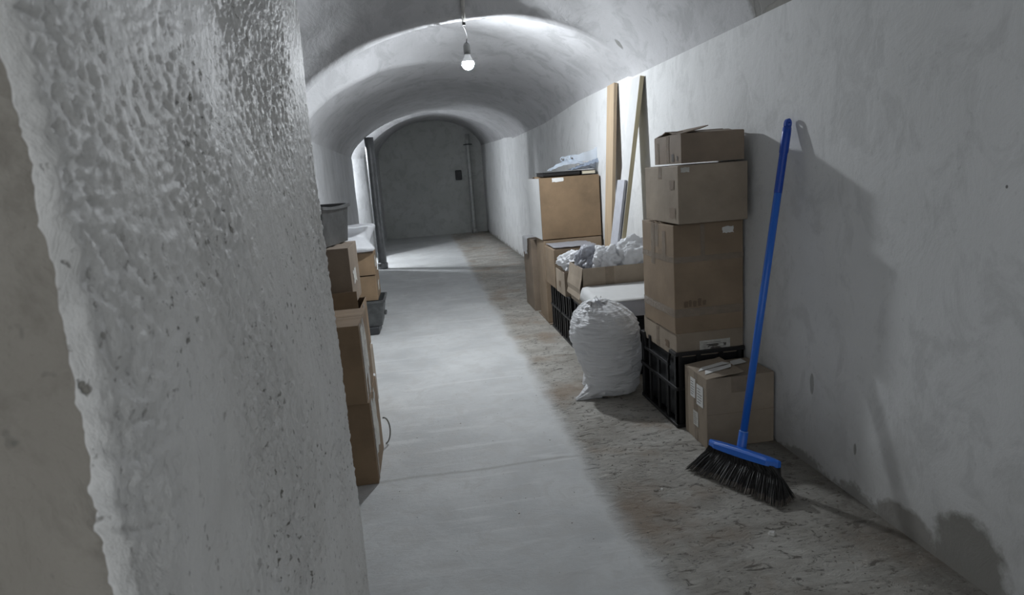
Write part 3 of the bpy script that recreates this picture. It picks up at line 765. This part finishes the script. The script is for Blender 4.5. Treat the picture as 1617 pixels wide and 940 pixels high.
def crumple(name, label, cat, c, r, mat, seed, amp=0.25, flat=None, group=None, sub=5, fr=1.0, parent=None):
    bm = bmesh.new(); bmesh.ops.create_icosphere(bm, subdivisions=sub, radius=1)
    zmin = -1
    for v in bm.verts:
        p = v.co.normalized()
        q = p * 1.5 * fr + Vector((seed * 7.1, seed * 3.3, 0))
        d = 1 + amp * 1.3 * noise.noise(q) + amp * (0.55 - 1.7 * abs(noise.noise(Vector((q.x * 1.2, q.y * 2.4, q.z * 1.6))))) + amp * 0.35 * (0.4 - 1.6 * abs(noise.noise(Vector((q.x * 6, q.y * 3, q.z * 3.4)))))
        p = p * d
        v.co = Vector((p.x * r[0], p.y * r[1], p.z * r[2]))
        v.co.z = max(v.co.z, -r[2] * 0.72)
    o = obj(name, bm, mat, parent, smooth=True)
    o.location = (c[0], c[1], c[2] + r[2] * 0.72)
    if label: tag(o, label, cat, group)
    return o
GB = 'crumpled plastic bags in the open box'
crumple('plastic_bag', 'crumpled white plastic bag bulging from the right half of the open box', 'plastic bag', (1.60, 4.70, 0.70), (0.135, 0.062, 0.135), M_bag, 1, 0.30, group=GB)
crumple('plastic_bag', 'small crumpled white plastic bag at the front middle of the open box', 'plastic bag', (1.38, 4.71, 0.71), (0.095, 0.065, 0.11), M_bag, 2, 0.34, group=GB)
crumple('plastic_bag', 'dull grey plastic bag at the left end of the open box', 'plastic bag', (1.27, 4.86, 0.70), (0.10, 0.09, 0.11), M_greybag, 3, 0.34, group=GB)
crumple('plastic_bag', 'pale translucent plastic bag hanging out of the small box beside the big open one', 'plastic bag', (1.245, 5.22, 0.66), (0.11, 0.10, 0.09), M_bag, 4, 0.34, group=GB)

# --- small boxes on crates further along
crate('black plastic crate at the floor edge under the small narrow box', 1.175, 1.545, 5.12, 5.50, 0, 0.44, 4, 2, False)
carton('small narrow open cardboard box on a crate just left of the big open box', 1.130, 1.50, 5.12, 5.46, 0.452, 0.655, M_cardB, 0.0, 'open', '', seed=8, group=GR, marks=[('stamp_mark', 'L', 0.4, 0.6, 0.3, 0.55, M_stamp, 0.02)])
crate('black plastic crate furthest from the sack, next to the tall dark box', 1.175, 1.545, 5.54, 5.96, 0, 0.44, 4, 2, False)
carton('cardboard box with a grey film-covered top standing in front of the tall box pair', 1.135, 1.545, 5.53, 5.94, 0.452, 0.800, M_cardA, 0.0, 'closed', '', seed=9, group=GR)
o = sheet(None, 'plastic_sheet', [(-0.195, -0.2), (0.195, -0.2), (0.195, 0.2), (-0.195, 0.2)], M_greybag, 0.0, 0.006, 3, 24)
o.location = (1.34, 5.735, 0.815); tag(o, 'wrinkled grey plastic sheet lying on the box before the tall box pair', 'plastic sheet')

# --- tall pair
t, F = carton('tall lower cardboard box with bowed front under the box with a white side', 1.165, 1.740, 6.05, 6.58, 0.012, 0.832, M_cardA, -0.05, 'closed', '', seed=10, group=GR, bulge=0.006)
bm = bmesh.new(); box(bm, -0.29, 0.28, -0.32, 0.31, 0, 0.01); o = obj('floor_board', bm, M_cardD); o.location = (1.45, 6.33, 0.0); tag(o, 'flat cardboard sheet on the floor under the tall box pair', 'cardboard sheet')
t, F = carton('large brown box with a white panel on its left side under the clear packaging', 1.145, 1.735, 6.06, 6.68, 0.842, 1.432, M_cardC, 0.0, 'closed', '', seed=11, group=GR, bulge=0.002,
    marks=[('white_panel', 'L', 0.0, 0.985, 0.0, 1.0, M_white), ('paper_tab', 'F', 0.21, 0.40, 0.93, 0.995, M_paper, 0.008)])
bm = bmesh.new(); box(bm, 0, 0.012, -0.30, 0.30, 0, 0.60)
carton('cardboard box on the floor behind the tall pair, white bag over its edge', 1.135, 1.735, 6.72, 7.25, 0, 0.78, M_cardD, 0.0, 'closed', '', seed=12, group=GR)
bm.free()
# white bag hung over its left face
bm = bmesh.new(); g = []
for j in range(19):
    row = []
    for i in range(15):
        yy = -0.16 + 0.32 * i / 14; s = j / 18
        if s < 0.3: x = 0.10 * (1 - s / 0.3); z = 0.0
        else: x = -0.012 - 0.01 * (s - 0.3); z = -(s - 0.3) * 0.26 * (1 + 0.35 * nz((yy * 12, 1, 1), 1))
        x += -0.014 * abs(nz((yy * 30, z * 25, 2), 1)) ; z += 0.010 * abs(nz((yy * 25, x * 30, 4), 1)) + 0.002
        row.append(bm.verts.new((x, yy, z)))
    g.append(row)
for a, b in zip(g, g[1:]):
    for i in range(14): bm.faces.new((a[i], a[i + 1], b[i + 1], b[i]))
o = obj('plastic_bag', bm, M_bag, smooth=True); o.location = (1.122, 6.95, 0.80); tag(o, 'thin white bag draped over the left edge of the rearmost box', 'plastic bag')

# --- on top of the tall pair
t = thing('flat_case', 'flat black hard case lying on the brown box with the white panel', 'case', (1.36, 6.27, 1.444), 0.04)
bm = bmesh.new(); box(bm, -0.17, 0.20, -0.15, 0.14, 0, 0.036); o = obj('case_body', bm, M_crate, t); bevel(o, 0.008, 3)
bm = bmesh.new(); box(bm, -0.175, 0.205, -0.155, 0.145, 0.036, 0.042); o = obj('case_lid', bm, M_darkp, t); bevel(o, 0.002)
t = thing('closed_book', 'thick book with pale page edges lying beside the flat black case', 'book', (1.655, 6.27, 1.444), -0.03)
bm = bmesh.new(); box(bm, -0.066, 0.066, -0.14, 0.10, 0.004, 0.034); obj('pages', bm, simple('aged_pages', (0.62, 0.57, 0.45), 0.8, nz=0.1, nscale=80), t)
bm = bmesh.new(); box(bm, -0.07, 0.07, -0.145, 0.105, 0.034, 0.040); box(bm, -0.07, 0.07, -0.145, 0.105, 0, 0.004); box(bm, -0.07, -0.066, -0.145, 0.105, 0, 0.04); obj('cover', bm, M_darkp, t)
t = thing('blister_pack', 'heap of clear blister packaging with two round holes on top of the flat case', 'packaging', (1.48, 6.24, 1.488))
def film(fn, nu, nv, name, mat, parent):
    bm = bmesh.new(); g = [[bm.verts.new(fn(i / nu, j / nv)) for i in range(nu + 1)] for j in range(nv + 1)]
    for a, b in zip(g, g[1:]):
        for i in range(nu): bm.faces.new((a[i], a[i + 1], b[i + 1], b[i]))
    return obj(name, bm, mat, parent, smooth=True)
film(lambda u, v: (-0.20 + 0.44 * u, -0.12 + 0.2 * v, 0.008 + 0.085 * math.sin(PI * u) ** 0.8 * (0.6 + 0.4 * math.sin(PI * v)) + 0.02 * abs(nz((u * 9, v * 7, 1), 1))), 40, 24, 'clear_tray', M_clear, t)
film(lambda u, v: (0.0 + 0.30 * u, -0.13 + 0.16 * v, 0.004 + 0.10 * u * math.sin(PI * min(1, v + 0.2)) + 0.025 * abs(nz((u * 7, v * 9, 5), 1))), 30, 20, 'blue_film', M_bluefilm, t)
film(lambda u, v: (-0.06 + 0.35 * u, -0.10 * u + 0.02 * math.sin(u * 9), 0.08 + 0.06 * v + 0.07 * u * u * v + 0.012 * nz((u * 8, v * 5, 8), 1)), 36, 12, 'clear_wing', M_clear, t)
for k, (xx, zz) in enumerate([(-0.055, 0.115), (0.035, 0.125)]):
    bm = bmesh.new()
    pts = [(xx + 0.026 * math.cos(a * PI / 10), -0.02, zz + 0.020 * math.sin(a * PI / 10)) for a in range(21)]
    tube(bm, pts, 0.004, 8, False); obj('ring', bm, M_clear, t, smooth=True)
    bm = bmesh.new(); bmesh.ops.create_uvsphere(bm, u_segments=12, v_segments=8, radius=0.009, matrix=Matrix.Translation((xx - 0.002, -0.03, zz - 0.008))); obj('stud', bm, M_ink, t, smooth=True)

# --- boards leaning on the wall
def board(name, label, top, foot, wid, thk, mat, edge, group='boards leaning on the right wall'):
    """a plank whose broad face looks into the corridor: width along y, leaning in x"""
    top, foot = Vector(top), Vector(foot); ax = (top - foot); ln = ax.length; zax = ax.normalized()
    yv = Vector((0, 1, 0)); xv = yv.cross(zax).normalized(); yv = zax.cross(xv)
    t = thing(name, label, 'board', foot, group=group)
    t.rotation_euler = Matrix((xv, yv, zax)).transposed().to_euler()
    bm = bmesh.new(); box(bm, 0, thk, 0, wid, 0, ln)
    for f in bm.faces:
        c = f.calc_center_median()
        if abs(c.x - 0) < 1e-4: f.material_index = 0
        else: f.material_index = 1
    o = obj('plank', bm, [mat, edge], t); bevel(o, 0.0015, 1)
    return t
board('leaning_board', 'tall white-faced board with a pine edge leaning on the wall beside the tower', (1.716, 4.77, 2.150), (1.452, 4.77, 0.466), 0.19, 0.034, M_white, M_woodedge)
board('leaning_board', 'tan plank leaning on the wall left of the white-faced board', (1.712, 5.40, 2.19), (1.570, 5.37, 0.003), 0.20, 0.030, M_wood, M_wood)
board('leaning_board', 'shorter grey board leaning in front of the lower half of the white-faced board', (1.572, 4.785, 1.39), (1.424, 4.785, 0.466), 0.18, 0.020, M_grey, M_grey)
# dark gap filler: a dark panel stands behind the tower against the wall
bm = bmesh.new(); box(bm, -0.012, 0.0, -0.11, 0.11, 0, 1.2); o = obj('dark_panel', bm, M_cardD); o.location = (1.748, 4.15, 0.0); tag(o, 'dull brown panel standing against the wall behind the tower', 'panel')
# white sliver of card beside the brown box
bm = bmesh.new(); box(bm, -0.01, 0.0, -0.03, 0.03, 0, 0.55); o = obj('white_strip', bm, M_white); o.location = (1.745, 5.99, 0.83); 
bpy.data.objects.remove(o)

# ------------------------------------------------------------------ broom
def broom():
    A = Vector((1.318, 2.812, 0.112)); B = Vector((1.472, 2.448, 0.140)); mid = (A + B) / 2
    xax = (B - A).normalized(); top = Vector((1.728, 2.83, 1.652)); sock = Vector((1.406, 2.668, 0.125))
    t = thing('push_broom', 'blue broom with black bristles leaning against the right wall', 'broom', (mid.x, mid.y, 0))
    P = Vector(t.location)
    hdir = (top - sock).normalized()
    yax = (hdir.cross(xax)).normalized()          # across the head, pointing away from the camera side
    zax = xax.cross(yax).normalized()
    if zax.z < 0: zax = -zax
    Ln = (B - A).length
    M3 = Matrix((xax, yax, zax)).transposed()
    # head
    bm = bmesh.new(); ns = 40; rings = []
    for i in range(ns + 1):
        s = i / ns; x = -Ln / 2 + Ln * s
        e = min(s, 1 - s) * Ln; wv = 0.032 * (min(1, (e / 0.05)) ** 0.45 if e < 0.05 else 1); wv = max(wv, 0.012)
        hh = 0.016 + 0.005 * math.sin(PI * s)
        prof = [(-1, -1), (-1, 0.3), (-0.75, 0.85), (0, 1), (0.75, 0.85), (1, 0.3), (1, -1), (0, -1)]
        rings.append([bm.verts.new(M3 @ Vector((x, a * wv, b * hh)) + mid - P) for a, b in prof])
    for a, b in zip(rings, rings[1:]):
        for k in range(8): bm.faces.new((a[k], a[(k + 1) % 8], b[(k + 1) % 8], b[k]))
    bm.faces.new(rings[0][::-1]); bm.faces.new(rings[-1])
    o = obj('broom_head', bm, M_blue, t); bevel(o, 0.002)
    # socket and handle
    s0 = sock - P
    bm = bmesh.new(); tube(bm, [s0 - hdir * 0.01, s0 + hdir * 0.015, s0 + hdir * 0.085, s0 + hdir * 0.088], [0.026, 0.0225, 0.0215, 0.019], 20); obj('handle_socket', bm, M_blue, t, smooth=True)
    bm = bmesh.new(); tube(bm, [s0 + hdir * 0.086, s0 + hdir * 0.0875, s0 + hdir * 0.0905], [0.0205, 0.0222, 0.0205], 20); obj('collar_ring', bm, simple('pale_blue_ring', (0.15, 0.3, 0.7), 0.4), t, smooth=True)
    bm = bmesh.new(); Lh = (top - sock).length
    tube(bm, [s0 + hdir * 0.08, s0 + hdir * (Lh * 0.5), s0 + hdir * (Lh - 0.14)], 0.0175, 20); obj('handle', bm, M_blue, t, smooth=True)
    # grip: a sleeve that flattens into an eye
    sd = Vector((0.25, -1, 0)); sd = (sd - hdir * sd.dot(hdir)).normalized(); ac = hdir.cross(sd)      # sd: towards the camera, ac: sideways
    bm = bmesh.new()
    tube(bm, [s0 + hdir * (Lh - 0.34), s0 + hdir * (Lh - 0.338), s0 + hdir * (Lh - 0.155), s0 + hdir * (Lh - 0.15), s0 + hdir * (Lh - 0.06), s0 + hdir * (Lh - 0.035)], [0.0176, 0.0184, 0.0184, 0.0205, 0.0205, 0.019], 20)
    obj('grip_sleeve', bm, M_bluedark, t, smooth=True)
    bm = bmesh.new(); c = s0 + hdir * (Lh - 0.018); n = 28; inner, outer = [[], []], [[], []]
    for side in (0, 1):
        off = sd * (0.009 if side else -0.009)
        for k in range(n):
            a = 2 * PI * k / n
            inner[side].append(bm.verts.new(c + off + (ac * math.cos(a) + hdir * math.sin(a)) * 0.008))
            rr = 0.0195 if math.sin(a) > -0.3 else 0.0205
            outer[side].append(bm.verts.new(c + off * (0.75) + (ac * math.cos(a) * 0.95 + hdir * math.sin(a) * 1.25) * rr))
    for k in range(n):
        q = (k + 1) % n
        bm.faces.new((inner[0][k], inner[0][q], outer[0][q], outer[0][k])); bm.faces.new((inner[1][k], inner[1][q], outer[1][q], outer[1][k]))
        bm.faces.new((outer[0][k], outer[0][q], outer[1][q], outer[1][k])); bm.faces.new((inner[0][k], inner[0][q], inner[1][q], inner[1][k]))
    obj('hanging_eye', bm, M_bluedark, t, smooth=False)
    # bristles: tufts of thin hairs fanning out
    bm = bmesh.new(); random.seed(11)
    tA, tB = Vector((1.222, 2.790, 0.003)), Vector((1.448, 2.345, 0.003))
    rows_, per = 6, 30
    perp = Vector((-(tB - tA).y, (tB - tA).x, 0)).normalized()
    for r in range(rows_):
        v = r / (rows_ - 1) - 0.5
        for k in range(per):
            u = (k + 0.5) / per
            root = M3 @ Vector((-Ln / 2 * 0.95 + Ln * 0.95 * u, v * 0.048, -0.012)) + mid
            tip = tA.lerp(tB, -0.02 + 1.04 * u) + perp * (-v * 0.11 + 0.0)
            tip.z = 0.004 + 0.012 * random.random()
            for q in range(20):
                rr = root + Vector((random.gauss(0, 0.0022), random.gauss(0, 0.0022), 0))
                tt = tip + Vector((random.gauss(0, 0.0055), random.gauss(0, 0.0055), random.random() * 0.008))
                m1 = rr.lerp(tt, 0.55) + Vector((0, 0, 0.006)) + Vector((random.gauss(0, 0.002), random.gauss(0, 0.002), 0))
                w0 = 0.0014
                d = Vector((random.uniform(-1, 1), random.uniform(-1, 1), 0)).normalized() * w0
                p = [rr - P, m1 - P, rr.lerp(tt, 0.86) - P + Vector((0, 0, 0.002)), tt - P]
                e = (p[3] - p[0]).cross(d).normalized() * w0
                vs = []
                for pp, sc in zip(p, (1, 1, 0.9, 0.6)):
                    vs.append([bm.verts.new(pp + d * sc), bm.verts.new(pp - d * sc * 0.5 + e * sc), bm.verts.new(pp - d * sc * 0.5 - e * sc)])
                for si, (a, b) in enumerate(zip(vs, vs[1:])):
                    for z in range(3):
                        f = bm.faces.new((a[z], a[(z + 1) % 3], b[(z + 1) % 3], b[z])); f.material_index = 1 if (si == 2 and q % 2 == 0) else 0
    o = obj('bristles', bm, [M_bristle, M_bristle_tip], t); o['kind'] = 'stuff'
broom()

# ------------------------------------------------------------------ left hand stacks
GL = 'cardboard boxes along the left wall'
torn = lambda: [('torn_paper', 'R', 0.12, 0.55, 0.30, 0.95, M_paperdim, 0.10), ('packing_tape', 'R', 0.08, 0.16, 0.0, 1.0, M_tape)]
carton('lowest cardboard box at the front of the left stack, torn paper on its side', -0.80, -0.345, 3.07, 3.52, 0.0, 0.432, M_cardC, 0.0, 'closed', 'T', seed=21, group=GL, marks=torn(), bulge=0.003)
carton('cardboard box standing on the front left floor box with lightly opened lid', -0.80, -0.350, 3.03, 3.47, 0.444, 0.838, M_cardC, 0.0, 'closed', '', seed=22, group=GL, marks=torn() + [('packing_tape', 'R', 0.3, 0.5, 0, 1, M_tape)], bulge=0.003)
t = thing('packing_strap', 'bent grey strap loop sticking out beside the front left floor box', 'strap', (-0.335, 3.56, 0))
bm = bmesh.new(); pts = []
for k in range(15):
    a = -PI * 0.5 + PI * 1.0 * k / 14; pts.append((0.0 + 0.032 * math.cos(a), 0.02 * math.cos(a), 0.085 + 0.080 * math.sin(a)))
tube(bm, pts, 0.0045, 8); obj('strap_loop', bm, simple('grey_strap', (0.28, 0.28, 0.26), 0.5), t, smooth=True)
# foam slab behind
bm = bmesh.new(); box(bm, -0.20, 0.20, -0.03, 0.03, 0, 0.40); o = obj('foam_slab', bm, M_foam); o.location = (-0.56, 3.66, 0); bevel(o, 0.006); tag(o, 'white foam slab standing behind the front left boxes', 'foam slab')
carton('cardboard box on the floor behind the white foam slab on the left', -0.85, -0.425, 3.90, 4.40, 0, 0.40, M_cardB, 0.0, 'closed', '', seed=23, group=GL)
carton('open cardboard box with a bright raised flap in the left stack', -0.86, -0.435, 3.93, 4.42, 0.412, 0.735, M_cardC, 0.0, 'open', '', seed=24, group=GL, flap_open=[('F', 92, 0.25)], marks=[('packing_tape', 'R', 0.4, 0.6, 0, 1, M_tape)])
carton('dusty cardboard box under the dark rectangular tub on the left', -0.86, -0.470, 4.02, 4.52, 0.748, 1.118, M_cardD, 0.0, 'closed', '', seed=25, group=GL, marks=[('worn_patch', 'R', 0.2, 0.5, 0.35, 0.6, M_paperdim, 0.08)])
def tub(label, x0, x1, y0, y1, z0, z1, mat, dipamt=0.0, rz=0.0, taper=0.03, cat='tub', name='plastic_tub', lipk=0.012):
    t = thing(name, label, cat, ((x0 + x1) / 2, (y0 + y1) / 2, z0), rz); w_, d, h = x1 - x0, y1 - y0, z1 - z0
    bm = bmesh.new(); rings = []; n = 16
    def outline(hx, hy, r=0.03):
        pts = []
        for cx_, cy_, a0 in ((hx - r, hy - r, 0), (-hx + r, hy - r, PI / 2), (-hx + r, -hy + r, PI), (hx - r, -hy + r, 1.5 * PI)):
            for k in range(5): a = a0 + k * PI / 8; pts.append((cx_ + r * math.cos(a), cy_ + r * math.sin(a)))
            nx = {0: (-1, 0), PI / 2: (0, -1), PI: (1, 0), 1.5 * PI: (0, 1)}[a0]
            Lx = (2 * hx - 2 * r) if nx[0] else (2 * hy - 2 * r)
            bx, by = pts[-1]
            for k in range(1, 6): pts.append((bx + nx[0] * Lx * k / 6, by + nx[1] * Lx * k / 6))
        return pts
    levels = [(0.0, -taper, 0), (0.5, -taper * 0.5, 0), (1.0, 0, 0), (1.0, lipk, 0), (0.94, lipk, 0), (0.94, 0.001, 0)]
    outer = [(0.0, -taper), (0.35, -taper * 0.65), (0.7, -taper * 0.3), (0.92, 0), (0.92, lipk), (1.0, lipk), (1.0, -0.006), (0.6, -0.008 - taper * 0.4), (0.06, -0.008 - taper)]
    for lv, off in outer:
        ring = []
        for (x, y) in outline(w_ / 2 + off, d / 2 + off):
            z = lv * h - dipamt * h * lv ** 3 * max(0, 1 - (y / (d / 2)) ** 2) 
            ring.append(bm.verts.new((x, y, z)))
        rings.append(ring)
    for a, b in zip(rings, rings[1:]):
        for k in range(len(a)): bm.faces.new((a[k], a[(k + 1) % len(a)], b[(k + 1) % len(b)], b[k]))
    bm.faces.new(rings[0][::-1]); bm.faces.new(rings[-1])
    obj('tub_body', bm, mat, t)
    if dipamt: return t
    bm = bmesh.new(); box(bm, w_ / 2 - 0.02, w_ / 2 + 0.004, -d * 0.12, d * 0.12, h * 0.30, h * 0.42); o = obj('handle_grip', bm, mat, t); bevel(o, 0.008, 2)
    return t
tub('dusty black plastic tub with a scooped rim on top of the left stack', -0.88, -0.54, 4.03, 4.56, 1.130, 1.385, M_tub, 0.05, -0.22, 0.02)
# far left stack
bm = bmesh.new(); box(bm, -0.16, 0.16, -0.2, 0.2, 0, 0.085); o = obj('black_tray', bm, M_darkp); o.location = (-0.69, 6.55, 0); bevel(o, 0.02, 3); tag(o, 'black tray on the floor under the dark grey tub', 'tray')
tub('dark grey plastic tub under the two small boxes of the rear left stack', -0.90, -0.455, 6.32, 6.80, 0.09, 0.355, M_tub, 0.0, 0.0, 0.04)
carton('small cardboard box resting on the dark grey tub in the rear left stack', -0.93, -0.505, 6.32, 6.78, 0.362, 0.606, M_cardC, 0.0, 'closed', '', seed=31, group=GL, marks=[('worn_patch', 'R', 0.3, 0.6, 0.3, 0.7, M_paperdim, 0.08)])
carton('small cardboard box under the white bag in the rear left stack', -0.93, -0.510, 6.31, 6.77, 0.618, 0.832, M_cardC, 0.02, 'closed', '', seed=32, group=GL, marks=[('worn_patch', 'R', 0.2, 0.5, 0.3, 0.8, M_paperdim, 0.08)])
def white_bundle():
    bm = bmesh.new(); n = 48; rings = []
    prof = [(0.0, 0.80), (0.02, 0.93), (0.12, 0.98), (0.35, 1.0), (0.6, 1.08), (0.85, 1.16), (0.95, 1.15), (1.0, 1.05), (1.01, 0.7), (0.98, 0.3), (0.97, 0.02)]
    for lv, sc in prof:
        ring = []
        for i in range(n):
            a = 2 * PI * i / n; c, s = math.cos(a), math.sin(a)
            sc = sc * (1 + 0.10 * nz((c * 1.3, s * 1.3, lv * 2), 1)); x = 0.175 * sc * math.copysign(abs(c) ** 0.62, c); y = 0.19 * sc * math.copysign(abs(s) ** 0.62, s); z = lv * 0.25
            k = 0.034 * (0.35 - abs(nz((x * 8, y * 8, z * 8), 1)) * 1.5) * (1 if lv > 0 else 0.2)
            ring.append(bm.verts.new((x * (1 + k * 4), y * (1 + k * 4), max(0, z + k * (0.8 if lv > 0.5 else 0)))))
        rings.append(ring)
    for a, b in zip(rings, rings[1:]):
        for k in range(n): bm.faces.new((a[k], a[(k + 1) % n], b[(k + 1) % n], b[k]))
    bm.faces.new(rings[0][::-1]); bm.faces.new(rings[-1])
    o = obj('plastic_bag', bm, M_bag, smooth=True); o.location = (-0.70, 6.53, 0.848)
    sb = o.modifiers.new('s', 'SUBSURF'); sb.levels = sb.render_levels = 1
    tag(o, 'full white plastic bag on top of the rear left stack beside the pipe', 'plastic bag')
white_bundle()

# ------------------------------------------------------------------ crumbs and chips on the floor
def chip(bm, c, r, fl=0.45):
    n = random.choice((5, 6, 7)); a0 = random.random() * 6
    lo, hi = [], []
    for k in range(n):
        a = a0 + 2 * PI * k / n; rr = r * random.uniform(0.6, 1.15)
        lo.append(bm.verts.new((c[0] + rr * math.cos(a), c[1] + rr * math.sin(a), 0.0)))
        hi.append(bm.verts.new((c[0] + rr * 0.7 * math.cos(a + 0.1), c[1] + rr * 0.7 * math.sin(a + 0.1), r * fl * random.uniform(0.6, 1.3))))
    for k in range(n): bm.faces.new((lo[k], lo[(k + 1) % n], hi[(k + 1) % n], hi[k]))
    bm.faces.new(hi)
random.seed(5); bm = bmesh.new()
for k in range(2600):
    y = 1.2 + 7.5 * random.random() ** 1.5
    x = random.choice((1.75 - abs(random.gauss(0, 0.22)), random.uniform(0.78, 1.72)))
    if x < 0.75 or x > 1.74: continue
    if (2.92 < y < 3.26 and x > 1.33) or (3.24 < y < 3.9 and x > 1.30) or (3.7 < y < 4.25 and x > 0.86) or (4.2 < y < 4.7 and x > 1.16) or (4.64 < y < 6.0 and x > 1.15) or (5.98 < y < 7.3 and x > 1.11): continue
    chip(bm, (x, y), 0.0018 + 0.0045 * random.random() ** 4)
for k in range(90):
    chip(bm, (random.uniform(-0.3, 0.8), random.uniform(1.8, 4.5)), 0.0015 + 0.003 * random.random() ** 3)
o = obj('mortar_crumbs', bm, M_crumb); o['kind'] = 'stuff'; tag(o, 'loose mortar crumbs scattered on the rough floor strip along the right wall', 'debris')
def single_chip(x, y, r, mat, label):
    bm = bmesh.new(); chip(bm, (0, 0), r, 0.5); o = obj('plaster_chip', bm, mat); o.location = (x, y, 0.0005); tag(o, label, 'chip', 'single chips on the floor')
random.seed(3)
single_chip(1.268, 2.163, 0.020, M_chip, 'white plaster chip lying alone on the floor in front of the broom')
single_chip(0.985, 2.62, 0.012, M_chip, 'pale pebble on the floor left of the broom beside a dark sliver')
single_chip(0.957, 2.62, 0.013, M_crumb, 'dark sliver on the floor left of the broom')
